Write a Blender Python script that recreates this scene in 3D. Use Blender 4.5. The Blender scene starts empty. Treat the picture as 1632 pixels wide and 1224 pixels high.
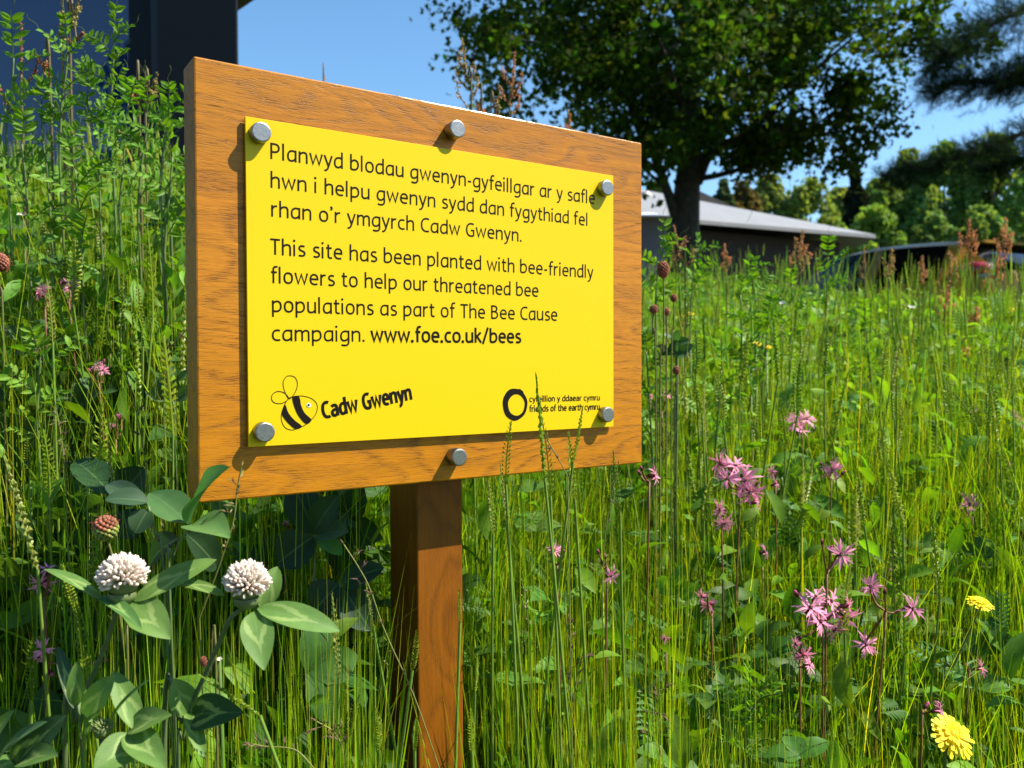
import bpy, math, random
import numpy as np
from mathutils import Vector, Matrix, Quaternion
random.seed(7)
rng = np.random.default_rng(7)
R = math.radians
sc = bpy.context.scene
COL = sc.collection

# ------------------------------------------------------------------ camera
CZ = 0.72                                   # lens height above the ground at the sign
FPX, PITCH, ROLL = 1340.0, 0.021, -0.0036
_s, _c, _sr, _cr = math.sin(PITCH), math.cos(PITCH), math.sin(ROLL), math.cos(ROLL)
RIGHT = Vector((_cr, _sr*_s, _sr*_c)); UP = Vector((-_sr, _cr*_s, _cr*_c)); FWD = Vector((0, _c, -_s))
cam = bpy.data.objects.new('camera', bpy.data.cameras.new('camera')); COL.objects.link(cam); sc.camera = cam
cam.matrix_world = Matrix(((RIGHT.x, UP.x, -FWD.x, 0), (RIGHT.y, UP.y, -FWD.y, 0), (RIGHT.z, UP.z, -FWD.z, CZ), (0, 0, 0, 1)))
cam.data.sensor_width = 36; cam.data.lens = FPX/1632*36
cam.data.clip_start = 0.02; cam.data.clip_end = 3000
cam.data.dof.use_dof = True; cam.data.dof.focus_distance = 0.60; cam.data.dof.aperture_fstop = 13

# ------------------------------------------------------------------ sky, sun, exposure
SUN_DIR = Vector((1.594, -0.10, 1.95)).normalized()       # towards the sun: from the right, high
sun_el = math.asin(SUN_DIR.z); sun_az = math.atan2(SUN_DIR.x, SUN_DIR.y)
world = bpy.data.worlds.new('World'); sc.world = world; world.use_nodes = True
wn = world.node_tree; bg = wn.nodes['Background']
sky = wn.nodes.new('ShaderNodeTexSky'); sky.sky_type = 'NISHITA'; sky.sun_disc = False
sky.sun_elevation = sun_el; sky.sun_rotation = sun_az
sky.altitude = 30; sky.air_density = 1.0; sky.dust_density = 0.4; sky.ozone_density = 3.0
hs_ = wn.nodes.new('ShaderNodeHueSaturation'); hs_.inputs['Saturation'].default_value = 1.15; hs_.inputs['Hue'].default_value = .493
wn.links.new(sky.outputs[0], hs_.inputs['Color']); wn.links.new(hs_.outputs[0], bg.inputs[0]); bg.inputs[1].default_value = 0.105
sl = bpy.data.lights.new('sun', 'SUN'); sl.energy = 5.0; sl.angle = R(0.53); sl.color = (1.0, 0.93, 0.80)
so = bpy.data.objects.new('sun', sl); COL.objects.link(so)
so.rotation_euler = SUN_DIR.to_track_quat('Z', 'Y').to_euler()
sc.view_settings.view_transform = 'Standard'; sc.view_settings.look = 'None'
sc.view_settings.gamma = 1; sc.view_settings.use_curve_mapping = False
sc.view_settings.exposure = 1.1
try:
    sc.cycles.max_bounces = 8; sc.cycles.transparent_max_bounces = 8
    sc.cycles.diffuse_bounces = 3; sc.cycles.glossy_bounces = 3; sc.cycles.transmission_bounces = 5
    sc.cycles.caustics_reflective = False; sc.cycles.caustics_refractive = False
except Exception: pass

# ------------------------------------------------------------------ helpers
def ray(px, py):
    return (FWD + RIGHT*((px-816)/FPX) - UP*((py-612)/FPX))
def P(px, py, d):
    """point seen at photo pixel (px,py), d metres in front of the camera"""
    r = ray(px, py); r = r*(d/r.y); return Vector((r.x, r.y, r.z+CZ))
def mpp(d): return d/FPX                                  # metres per photo pixel
def tag(o, label=None, cat=None, group=None, kind=None):
    if label: o['label'] = label
    if cat: o['category'] = cat
    if group: o['group'] = group
    if kind: o['kind'] = kind
    return o
def empty(name, loc=(0, 0, 0), rot=None, **k):
    o = bpy.data.objects.new(name, None); COL.objects.link(o); o.location = loc; o.empty_display_size = .05
    if rot: o.rotation_euler = rot
    return tag(o, **k)
def link(name, me, parent=None):
    o = bpy.data.objects.new(name, me); COL.objects.link(o)
    if parent: o.parent = parent
    return o
def np_mesh(name, V, Q, mats, Ccol=None, mi=None, smooth=True, UV=None):
    """V (n,3); Q (m,k) all faces of the same size"""
    V = np.asarray(V, dtype=np.float32); Q = np.asarray(Q, dtype=np.int32)
    me = bpy.data.meshes.new(name); m, k = Q.shape
    me.vertices.add(len(V)); me.vertices.foreach_set('co', V.ravel())
    me.loops.add(m*k); me.loops.foreach_set('vertex_index', Q.ravel())
    me.polygons.add(m); me.polygons.foreach_set('loop_start', np.arange(m, dtype=np.int32)*k)
    me.polygons.foreach_set('loop_total', np.full(m, k, dtype=np.int32))
    if smooth: me.polygons.foreach_set('use_smooth', np.ones(m, dtype=bool))
    if mi is not None: me.polygons.foreach_set('material_index', np.asarray(mi, dtype=np.int32))
    for a in (mats if isinstance(mats, (list, tuple)) else [mats]): me.materials.append(a)
    if Ccol is not None:
        at = me.color_attributes.new('Col', 'FLOAT_COLOR', 'POINT')
        c4 = np.ones((len(V), 4), dtype=np.float32); c4[:, :3] = Ccol
        at.data.foreach_set('color', c4.ravel())
    if UV is not None:
        u = me.uv_layers.new(name='UVMap'); u.data.foreach_set('uv', np.asarray(UV, dtype=np.float32)[Q.ravel()].ravel())
    me.update(calc_edges=True)
    return me
class MB:
    def __init__(s): s.v = []; s.f = []; s.c = []; s.uv = []; s.m = []
    def add(s, vs, fs, col=(1, 1, 1), uvs=None, mi=0):
        b = len(s.v)
        for i, p in enumerate(vs):
            s.v.append(tuple(p)); s.c.append(col[i] if isinstance(col, list) else col); s.uv.append(uvs[i] if uvs else (0, 0))
        for f in fs: s.f.append([b+i for i in f]); s.m.append(mi)
    def mesh(s, name, mats, smooth=True):
        me = bpy.data.meshes.new(name); me.from_pydata(s.v, [], s.f)
        for a in (mats if isinstance(mats, (list, tuple)) else [mats]): me.materials.append(a)
        at = me.color_attributes.new('Col', 'FLOAT_COLOR', 'POINT')
        at.data.foreach_set('color', np.array([(*c, 1) for c in s.c], dtype=np.float32).ravel())
        u = me.uv_layers.new(name='UVMap')
        li = np.zeros(len(me.loops), dtype=np.int32); me.loops.foreach_get('vertex_index', li)
        u.data.foreach_set('uv', np.array(s.uv, dtype=np.float32)[li].ravel())
        if smooth: me.polygons.foreach_set('use_smooth', np.ones(len(me.polygons), dtype=bool))
        me.polygons.foreach_set('material_index', np.array(s.m, dtype=np.int32))
        me.update(calc_edges=True); return me
    def build(s, name, mats, parent=None, smooth=True): return link(name, s.mesh(name, mats, smooth), parent)
    # --- shapes
    def box(s, lo, hi, col=(1, 1, 1), mi=0):
        x0, y0, z0 = lo; x1, y1, z1 = hi
        s.add([(x0,y0,z0),(x1,y0,z0),(x1,y1,z0),(x0,y1,z0),(x0,y0,z1),(x1,y0,z1),(x1,y1,z1),(x0,y1,z1)],
              [(0,3,2,1),(4,5,6,7),(0,1,5,4),(1,2,6,5),(2,3,7,6),(3,0,4,7)], col, mi=mi)
    def tube(s, pts, rad, n=6, col=(1, 1, 1), cap=True, mi=0):
        pts = [Vector(p) for p in pts]; vs = []; N = len(pts)
        if not isinstance(rad, (list, tuple)): rad = [rad]*N
        t0 = (pts[1]-pts[0]).normalized(); ref = t0.orthogonal().normalized()
        for i in range(N):
            t = (pts[min(i+1, N-1)]-pts[max(i-1, 0)])
            t = t.normalized() if t.length > 1e-9 else t0
            ref = (ref - t*ref.dot(t)).normalized(); b = t.cross(ref)
            for k in range(n):
                a = 2*math.pi*k/n; vs.append(pts[i]+(ref*math.cos(a)+b*math.sin(a))*rad[i])
        fs = [(i*n+k, i*n+(k+1) % n, (i+1)*n+(k+1) % n, (i+1)*n+k) for i in range(N-1) for k in range(n)]
        if cap: fs += [tuple(range(n-1, -1, -1)), tuple((N-1)*n+k for k in range(n))]
        s.add(vs, fs, col, mi=mi)
    def ribbon(s, pts, wid, nrm, col=(1, 1, 1), fold=0.0, mi=0):
        """thin blade along pts, widths wid, face normal nrm; folded like a keel"""
        pts = [Vector(p) for p in pts]; N = len(pts); vs = []; uv = []; cs = []
        for i in range(N):
            t = (pts[min(i+1, N-1)]-pts[max(i-1, 0)]).normalized()
            sd = t.cross(nrm)
            sd = sd.normalized() if sd.length > 1e-6 else t.orthogonal().normalized()
            nn = sd.cross(t).normalized(); w = wid[i]/2
            vs += [pts[i]-sd*w+nn*fold*w, pts[i], pts[i]+sd*w+nn*fold*w]
            v = i/(N-1); uv += [(0, v), (.5, v), (1, v)]
            cc = col[i] if isinstance(col, list) else col; cs += [cc]*3
        fs = []
        for i in range(N-1):
            a = i*3; fs += [(a, a+1, a+4, a+3), (a+1, a+2, a+5, a+4)]
        s.add(vs, fs, cs, uv, mi)
    def leaf(s, base, tip, width, nrm, fold=.25, droop=.1, n=9, col=(1, 1, 1), shape='ellip', wav=.0, mi=0, rnd=None):
        """broad leaf: 4 strips across, arched from base to tip, chevron-ready UVs"""
        base = Vector(base); tip = Vector(tip); ax = tip-base; L = ax.length; ax.normalize()
        nrm = Vector(nrm); nrm = (nrm-ax*nrm.dot(ax)); nrm = nrm.normalized() if nrm.length > 1e-5 else ax.orthogonal().normalized()
        sd = ax.cross(nrm); vs = []; uv = []; ph = (rnd or random).random()*6.3
        K = (-1, -.55, 0, .55, 1)
        for i in range(n+1):
            t = i/n
            if shape == 'ellip': w = math.sin(math.pi*min(1, max(0, t))**.92)**.62
            elif shape == 'ovate': w = math.sin(math.pi*t**.75)**.75
            else: w = math.sin(math.pi*t**1.25)**.6
            if i == 0: w = .06
            if i == n: w = .05
            w *= width/2
            c = base+ax*(L*t)+nrm*(droop*L*4*t*(1-t))
            for k in K:
                wv = wav*width*math.sin(t*9+ph+k*1.5)*abs(k)
                vs.append(c+sd*(w*k)+nrm*(abs(k)**1.3*w*fold*1.0+wv))
                uv.append((k*.5+.5, t))
        m = 5; fs = [(i*m+k, i*m+k+1, (i+1)*m+k+1, (i+1)*m+k) for i in range(n) for k in range(m-1)]
        s.add(vs, fs, col, uv, mi)
    def ball(s, c, r, nu=8, nv=6, col=(1, 1, 1), mi=0, sq=(1, 1, 1), rot=None):
        vs = []
        for j in range(nv+1):
            th = math.pi*j/nv
            for i in range(nu):
                a = 2*math.pi*i/nu; q = Vector((math.sin(th)*math.cos(a)*r*sq[0], math.sin(th)*math.sin(a)*r*sq[1], math.cos(th)*r*sq[2]))
                if rot: q = rot @ q
                vs.append(Vector(c)+q)
        fs = [(j*nu+i, (j+1)*nu+i, (j+1)*nu+(i+1) % nu, j*nu+(i+1) % nu) for j in range(nv) for i in range(nu)]
        s.add(vs, fs, col, mi=mi)
def spline(pts, n=8):
    """Catmull-Rom through pts"""
    pts = [Vector(p) for p in pts]; out = []; e = [pts[0]*2-pts[1]]+pts+[pts[-1]*2-pts[-2]]
    for i in range(1, len(e)-2):
        a, b, c, d = e[i-1], e[i], e[i+1], e[i+2]
        for k in range(n):
            t = k/n; out.append(.5*((2*b)+(c-a)*t+(2*a-5*b+4*c-d)*t*t+(3*b-a-3*c+d)*t**3))
    out.append(pts[-1]); return out
def rv(s=1.0): return Vector((random.gauss(0, 1), random.gauss(0, 1), random.gauss(0, 1)))*s
def jit(c, a=.15):
    k = 1+random.uniform(-a, a); return (c[0]*k*(1+random.uniform(-a, a)*.5), c[1]*k, c[2]*k*(1+random.uniform(-a, a)*.5))

# ------------------------------------------------------------------ materials
def mat(name):
    m = bpy.data.materials.new(name); m.use_nodes = True; nt = m.node_tree
    return m, nt, nt.nodes['Principled BSDF']
def nn(nt, t, **k):
    n = nt.nodes.new(t)
    for a, b in k.items():
        if a.startswith('i_'): n.inputs[a[2:].replace('_', ' ')].default_value = b
        else: setattr(n, a, b)
    return n
def ramp(nt, stops, fac=None, interp='LINEAR'):
    r = nt.nodes.new('ShaderNodeValToRGB'); r.color_ramp.interpolation = interp; e = r.color_ramp.elements
    while len(e) < len(stops): e.new(.5)
    for i, (p, c) in enumerate(stops): e[i].position = p; e[i].color = (*c, 1) if len(c) == 3 else c
    if fac is not None: nt.links.new(fac, r.inputs[0])
    return r
def mixc(nt, fac, a, b, mode='MIX'):
    m = nt.nodes.new('ShaderNodeMix'); m.data_type = 'RGBA'; m.blend_type = mode
    for sock, val in ((m.inputs[0], fac), (m.inputs[6], a), (m.inputs[7], b)):
        if hasattr(val, 'is_linked'): nt.links.new(val, sock)
        elif isinstance(val, (int, float)): sock.default_value = val
        else: sock.default_value = (*val, 1)
    return m.outputs[2]
def mth(nt, op, a, b=0.0, c=0.0):
    m = nt.nodes.new('ShaderNodeMath'); m.operation = op
    for i, v in enumerate((a, b, c)):
        if hasattr(v, 'is_linked'): nt.links.new(v, m.inputs[i])
        else: m.inputs[i].default_value = v
    return m.outputs[0]
def simple(name, col, rough=.5, metal=0.0, spec=.5, coat=0.0, noise=0.0, nscale=20, bump=0.0):
    m, nt, p = mat(name); p.inputs['Roughness'].default_value = rough; p.inputs['Metallic'].default_value = metal
    p.inputs['Specular IOR Level'].default_value = spec; p.inputs['Coat Weight'].default_value = coat
    tc = nn(nt, 'ShaderNodeTexCoord'); nz = nn(nt, 'ShaderNodeTexNoise', i_Scale=nscale, i_Detail=6.0)
    nt.links.new(tc.outputs['Object'], nz.inputs['Vector'])
    a = tuple(max(0, x*(1-noise)) for x in col); b = tuple(min(1, x*(1+noise)) for x in col)
    nt.links.new(ramp(nt, [(.3, a), (.7, b)], nz.outputs[0]).outputs[0], p.inputs['Base Color'])
    if bump:
        bp = nn(nt, 'ShaderNodeBump', i_Strength=bump, i_Distance=.002); nt.links.new(nz.outputs[0], bp.inputs['Height']); nt.links.new(bp.outputs[0], p.inputs['Normal'])
    return m
def foliage(name, trans=.35, rough=.45, spec=.4, tint=(1.4, 1.4, .22), mottled=.25, nscale=60, vein=False, chevron=None):
    """leaf matter: colour attribute x mottling, part reflected and part let through"""
    m, nt, p = mat(name); p.inputs['Roughness'].default_value = rough; p.inputs['Specular IOR Level'].default_value = spec
    at = nn(nt, 'ShaderNodeAttribute', attribute_name='Col'); tc = nn(nt, 'ShaderNodeTexCoord')
    nz = nn(nt, 'ShaderNodeTexNoise', i_Scale=float(nscale), i_Detail=4.0); nt.links.new(tc.outputs['Object'], nz.inputs['Vector'])
    r = ramp(nt, [(.3, (1-mottled,)*3), (.7, (1+mottled,)*3)], nz.outputs[0])
    col = mixc(nt, 1.0, at.outputs['Color'], r.outputs[0], 'MULTIPLY')
    if chevron or vein:
        sep = nn(nt, 'ShaderNodeSeparateXYZ'); nt.links.new(tc.outputs['UV'], sep.inputs[0])
        au = mth(nt, 'ABSOLUTE', mth(nt, 'SUBTRACT', sep.outputs[0], .5))
    if chevron:
        nz2 = nn(nt, 'ShaderNodeTexNoise', i_Scale=9.0, i_Detail=8.0); nt.links.new(tc.outputs['UV'], nz2.inputs['Vector'])
        q = mth(nt, 'ADD', sep.outputs[1], mth(nt, 'MULTIPLY', au, 1.15))
        q = mth(nt, 'ADD', q, mth(nt, 'MULTIPLY', mth(nt, 'SUBTRACT', nz2.outputs[0], .5), .30))
        d = mth(nt, 'ABSOLUTE', mth(nt, 'SUBTRACT', q, .62))
        f = ramp(nt, [(.0, (.7,)*3), (.07, (.6,)*3), (.12, (0, 0, 0))], d).outputs[0]
        fade = ramp(nt, [(0, (1, 1, 1)), (.34, (.9,)*3), (.46, (.0,)*3)], au).outputs[0]
        col = mixc(nt, mixc(nt, 1.0, f, fade, 'MULTIPLY'), col, chevron)
    if vein:
        mid = ramp(nt, [(.0, (1, 1, 1)), (.018, (.5,)*3), (.04, (0, 0, 0))], au).outputs[0]
        col = mixc(nt, mixc(nt, 1.0, mid, (.5, .5, .5), 'MULTIPLY'), col, (.16, .26, .10))
        w = mth(nt, 'SUBTRACT', mth(nt, 'MULTIPLY', sep.outputs[1], 34.0), mth(nt, 'MULTIPLY', au, 30.0))
        vn = mth(nt, 'POWER', mth(nt, 'ABSOLUTE', mth(nt, 'SINE', w)), 6.0)
        bp = nn(nt, 'ShaderNodeBump', i_Strength=.22, i_Distance=.0004)
        nt.links.new(mth(nt, 'ADD', mth(nt, 'MULTIPLY', vn, -.22), nz.outputs[0]), bp.inputs['Height']); nt.links.new(bp.outputs[0], p.inputs['Normal'])
    nt.links.new(col, p.inputs['Base Color'])
    tr = nn(nt, 'ShaderNodeBsdfTranslucent'); nt.links.new(mixc(nt, 1.0, col, tint, 'MULTIPLY'), tr.inputs['Color'])
    mx = nn(nt, 'ShaderNodeMixShader'); mx.inputs[0].default_value = trans
    nt.links.new(p.outputs[0], mx.inputs[1]); nt.links.new(tr.outputs[0], mx.inputs[2])
    nt.links.new(mx.outputs[0], nt.nodes['Material Output'].inputs[0])
    return m
def wood(name, along, base, dark):
    """varnished timber, grain along the given axis of the object's own space"""
    m, nt, p = mat(name); tc = nn(nt, 'ShaderNodeTexCoord'); at = nn(nt, 'ShaderNodeAttribute', attribute_name='Col')
    add = nn(nt, 'ShaderNodeVectorMath', operation='ADD')
    sh = nn(nt, 'ShaderNodeVectorMath', operation='MULTIPLY'); sh.inputs[1].default_value = (3, 7, 5)
    nt.links.new(at.outputs['Vector'], sh.inputs[0])
    nt.links.new(tc.outputs['Object'], add.inputs[0]); nt.links.new(sh.outputs[0], add.inputs[1])
    def mp(sx):
        v = nn(nt, 'ShaderNodeMapping'); v.inputs['Scale'].default_value = sx; nt.links.new(add.outputs[0], v.inputs[0]); return v.outputs[0]
    L = lambda a, b: (a, b, b) if along == 'x' else (b, b, a)
    n1 = nn(nt, 'ShaderNodeTexNoise', i_Scale=1.0, i_Detail=2.0); nt.links.new(mp(L(3.2, 14)), n1.inputs['Vector'])      # slow figure
    rings = mth(nt, 'FRACT', mth(nt, 'MULTIPLY', n1.outputs[0], 22.0 if along == 'x' else 15.0))
    n2 = nn(nt, 'ShaderNodeTexNoise', i_Scale=1.0, i_Detail=6.0, i_Roughness=.65); nt.links.new(mp(L(14, 420)), n2.inputs['Vector'])  # fibre
    n3 = nn(nt, 'ShaderNodeTexNoise', i_Scale=1.0, i_Detail=3.0); nt.links.new(mp(L(110, 1500)), n3.inputs['Vector'])   # pores
    n4 = nn(nt, 'ShaderNodeTexNoise', i_Scale=1.0, i_Detail=2.0); nt.links.new(mp(L(5, 22)), n4.inputs['Vector'])
    ring = ramp(nt, [(0, (.85,)*3), (.25, (.25,)*3), (.75, (0,)*3), (1, (.75,)*3)], rings).outputs[0]
    pore = ramp(nt, [(.50, (0,)*3), (.60, (1,)*3)], n3.outputs[0]).outputs[0]
    pin = mixc(nt, 1.0, pore, mixc(nt, .28, ring, (1, 1, 1)), 'MULTIPLY')
    c = mixc(nt, ramp(nt, [(.3, (0,)*3), (.7, (1,)*3)], n2.outputs[0]).outputs[0], tuple(x*.72 for x in base), tuple(x*1.18 for x in base))
    c = mixc(nt, mixc(nt, 1.0, ring, (.8,)*3, 'MULTIPLY'), c, tuple(x*.52 for x in base))
    c = mixc(nt, ramp(nt, [(.35, (0,)*3), (.7, (.45,)*3)], n4.outputs[0]).outputs[0], c, tuple(a*b for a, b in zip(base, (1.12, 1.2, 1.2))))
    c = mixc(nt, mixc(nt, 1.0, pin, (.62,)*3, 'MULTIPLY'), c, dark)
    tone = mth(nt, 'ADD', .86, mth(nt, 'MULTIPLY', at.outputs['Fac'], .26))
    cmb = nn(nt, 'ShaderNodeCombineXYZ'); [nt.links.new(tone, cmb.inputs[i]) for i in range(3)]
    c = mixc(nt, 1.0, c, cmb.outputs[0], 'MULTIPLY')
    nt.links.new(c, p.inputs['Base Color'])
    p.inputs['Roughness'].default_value = .5; p.inputs['Specular IOR Level'].default_value = .15
    p.inputs['Coat Weight'].default_value = .26; p.inputs['Coat Roughness'].default_value = .16
    h = mth(nt, 'SUBTRACT', mth(nt, 'MULTIPLY', n2.outputs[0], .35), mth(nt, 'MULTIPLY', mixc(nt, 1.0, pore, ring, 'MULTIPLY'), 2.6))
    bp = nn(nt, 'ShaderNodeBump', i_Strength=.27, i_Distance=.0005); nt.links.new(h, bp.inputs['Height'])
    nt.links.new(bp.outputs[0], p.inputs['Normal']); nt.links.new(bp.outputs[0], p.inputs['Coat Normal'])
    return m
def glass_dark(name, col, rough=.03, spec=.5):
    m, nt, p = mat(name); p.inputs['Base Color'].default_value = (*col, 1); p.inputs['Roughness'].default_value = rough
    p.inputs['Specular IOR Level'].default_value = spec; p.inputs['Coat Weight'].default_value = .5; p.inputs['Coat Roughness'].default_value = .02
    return m
M = {}
M['wood'] = wood('varnished_board_wood', 'x', (.46, .168, .004), (.13, .04, .004))
M['post'] = wood('varnished_post_wood', 'z', (.235, .072, .004), (.13, .045, .01))
M['plate'] = simple('yellow_plate', (.69, .485, .004), .35, spec=.18, noise=.02, nscale=900, bump=.05)
M['ink'] = simple('black_ink', (.007, .005, .003), .6, spec=.12)
M['white'] = simple('white_ink', (.75, .74, .65), .5)
M['alu'] = simple('brushed_aluminium', (.27, .265, .25), .40, metal=1.0, noise=.12, nscale=700, bump=.10)
M['grass'] = foliage('grass', trans=.54, rough=.40, spec=.4, mottled=.15, nscale=25)
M['herb'] = foliage('herb_leaf', trans=.42, rough=.5, spec=.2, mottled=.18, nscale=80)
M['clover'] = foliage('clover_leaf', trans=.25, rough=.55, spec=.28, tint=(1.3, 1.5, .45), mottled=.10, nscale=160, vein=True, chevron=(.30, .40, .13))
M['broad'] = foliage('broad_clover_leaf', trans=.32, rough=.5, spec=.3, tint=(1.2, 1.5, .4), mottled=.12, nscale=120, vein=True)
M['petal'] = foliage('petal', trans=.35, rough=.55, spec=.25, tint=(1.05, .95, 1.0), mottled=.10, nscale=300)
M['stem'] = foliage('stem', trans=.05, rough=.5, spec=.35, mottled=.12, nscale=150)
M['tree'] = foliage('tree_leaf', trans=.42, rough=.7, spec=.08, tint=(1.6, 1.7, .5), mottled=.2, nscale=3)
M['far'] = foliage('far_leaf', trans=.4, rough=.7, spec=.1, tint=(1.5, 1.4, .5), mottled=.2, nscale=.6)
M['bark'] = simple('bark', (.05, .04, .03), .9, noise=.4, nscale=14, bump=.8)
# ------------------------------------------------------------------ ground: a bank that climbs away from the camera
def sstep(t): t = np.clip(t, 0, 1); return t*t*(3-2*t)
def ground(x, y):
    x = np.asarray(x, dtype=float); y = np.asarray(y, dtype=float); d = np.maximum(y, .2)
    g = np.interp(y, [-60, .6, 1, 2, 4, 6, 7.4, 8.6, 60, 300], [-.1, 0, .17, .37, .64, .88, .90, .66, .66, .66])
    o = np.interp(y, [.4, .8, 1.2, 2, 4, 5.5, 9, 13], [0.0, .17, .24, .30, .40, .35, .25, 0])
    t = sstep((.13-x/d)/.48)
    g = g-.17*sstep((x/d-.30)/.15)*sstep((y-2.5)/2.5)*(y < 8.5)+.07*np.exp(-((x/d-.23)/.08)**2)*sstep((y-2.5)/2)*(y < 8)
    return g+o*t*(y > .3)+.012*np.sin(x*3.1+y*2.3)
def gz(x, y): return float(ground(x, y))
xs = np.concatenate([-np.geomspace(400, 4, 22), np.linspace(-3.6, 3.6, 61), np.geomspace(4, 400, 22)])
ys = np.concatenate([-np.geomspace(400, 2, 16), np.linspace(-1.8, 9.4, 81), np.geomspace(9.8, 900, 26)])
X, Y = np.meshgrid(xs, ys); Z = ground(X, Y)
V = np.stack([X.ravel(), Y.ravel(), Z.ravel()], 1); nx = len(xs); ny = len(ys)
i, j = np.meshgrid(np.arange(nx-1), np.arange(ny-1)); a = (j*nx+i).ravel()
gm = simple('soil_and_turf', (.035, .05, .014), .95, noise=.45, nscale=9, bump=.6)
tag(link('ground', np_mesh('ground', V, np.stack([a, a+1, a+1+nx, a+nx], 1), gm)), kind='structure')
mb = MB(); mb.box((1.2, 8.75, .40), (26, 13.6, .672))
tag(mb.build('car_park', simple('asphalt', (.05, .05, .052), .9, noise=.25, nscale=60, bump=.4), smooth=False), kind='structure')

# ------------------------------------------------------------------ the sign
YAW = .5903; SO = Vector((-.1684, .5361, 0.0)); ZT = .159+CZ
PW, PH = .3054, .21
sign = empty('wooden_sign', SO, (0, 0, YAW), label='yellow bilingual notice screwed to a varnished wooden board on a square post', cat='sign')
Mw = Matrix.Translation(SO) @ Matrix.Rotation(YAW, 4, 'Z'); Mi = Mw.inverted()
def on_plane(px, py, yl=0.0):
    o = Mi @ Vector((0, 0, CZ)); d = Mi.to_3x3() @ ray(px, py); t = (yl-o.y)/d.y; q = o+d*t; return (q.x, q.z)
BF = .0035; BT = .028
bx0, bx1, bz1, bz0 = -.0302, PW+.0352, ZT+.0331, ZT-PH-.0336
def bevel_box(lo, hi, sel, off, segs=2, col=(.5, .5, .5)):
    bm = __import__('bmesh').new(); import bmesh
    bmesh.ops.create_cube(bm, size=1.0)
    for v in bm.verts: v.co = Vector([lo[k]+(v.co[k]+.5)*(hi[k]-lo[k]) for k in range(3)])
    es = [e for e in bm.edges if sel((e.verts[0].co+e.verts[1].co)/2)]
    if es: bmesh.ops.bevel(bm, geom=es, offset=off, segments=segs, affect='EDGES', profile=.5)
    lay = bm.verts.layers.float_color.new('Col')
    for v in bm.verts: v[lay] = (*col, 1)
    me = bpy.data.meshes.new('m'); bm.to_mesh(me); bm.free(); return me
H4 = (bz1-bz0)/4
tones = [(.42, .1, .2), (.62, .9, .4), (.50, .3, .8), (.40, .7, .5)]
for k in range(4):
    z1 = bz1-k*H4; z0 = z1-H4+.00012
    def sel(c, z0=z0, z1=z1, k=k):
        ex = abs(c.x-bx0) < 1e-5 or abs(c.x-bx1) < 1e-5; ey = abs(c.y-BF) < 1e-5 or abs(c.y-BF-BT) < 1e-5
        ez = (k == 0 and abs(c.z-z1) < 1e-5) or (k == 3 and abs(c.z-z0) < 1e-5)
        return (ex+ey+ez) >= 2
    me = bevel_box((bx0, BF, z0), (bx1, BF+BT, z1), sel, .0011, 2, tones[k]); me.materials.append(M['wood']); me.name = 'plank'
    o = link('plank', me, sign)
# post: front face seen between photo columns 665 and 737, left face from 621
pf = BF+BT
pu0, _ = on_plane(665, 840, pf+.0005); pu1, _ = on_plane(737, 840, pf+.0005)
o_ = Mi @ Vector((0, 0, CZ)); d_ = Mi.to_3x3() @ ray(621, 840); tt = (pu0-o_.x)/d_.x; pback = (o_+d_*tt).y
PD = min(.075, max(.03, pback-pf)); print('post', pu1-pu0, pback-pf)
me = bevel_box((pu0, pf+.0004, -.25), (pu1, pf+PD, bz0-.001+.16), lambda c: abs(c.z) < 5 and min(abs(c.x-pu0), abs(c.x-pu1)) < 1e-5 and min(abs(c.y-pf-.0004), abs(c.y-pf-PD)) < 1e-5, .0012, 2, (.45, .3, .6))
me.materials.append(M['post']); me.name = 'post'; link('post', me, sign)
plate = link('notice_plate', bevel_box((0, 0, ZT-PH), (PW, .0018, ZT), lambda c: True, .0002, 1), sign); plate.data.materials.append(M['plate']); plate.data.name = 'notice_plate'
# round aluminium heads
def knob(px, py, top):
    """head centre seen at px,py ; front face 10 mm off the board"""
    yf = BF-.0098; u, z = on_plane(px, py, yf); r = .0064
    mb = MB(); prof = [(0.0, yf), (r-.0009, yf), (r-.0002, yf+.0003), (r, yf+.0010), (r, BF if top else 0.0)]
    n = 40; vs = [(u, yf, z)]
    for rr, yy in prof[1:]:
        vs += [(u+rr*math.cos(2*math.pi*k/n), yy, z+rr*math.sin(2*math.pi*k/n)) for k in range(n)]
    fs = [(0, 1+k, 1+(k+1) % n) for k in range(n)]
    for q in range(len(prof)-2):
        fs += [(1+q*n+k, 1+(q+1)*n+k, 1+(q+1)*n+(k+1) % n, 1+q*n+(k+1) % n) for k in range(n)]
    mb.add(vs, fs); o = mb.build('fixing_head', M['alu'], sign, smooth=False)
    for i_, p_ in enumerate(o.data.polygons): p_.use_smooth = i_ >= 2*n
for px, py, top in ((417, 210, 0), (730, 205, 1), (969, 299, 0), (423, 689, 0), (733, 729, 1), (970, 661, 0)): knob(px, py, top)

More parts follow.
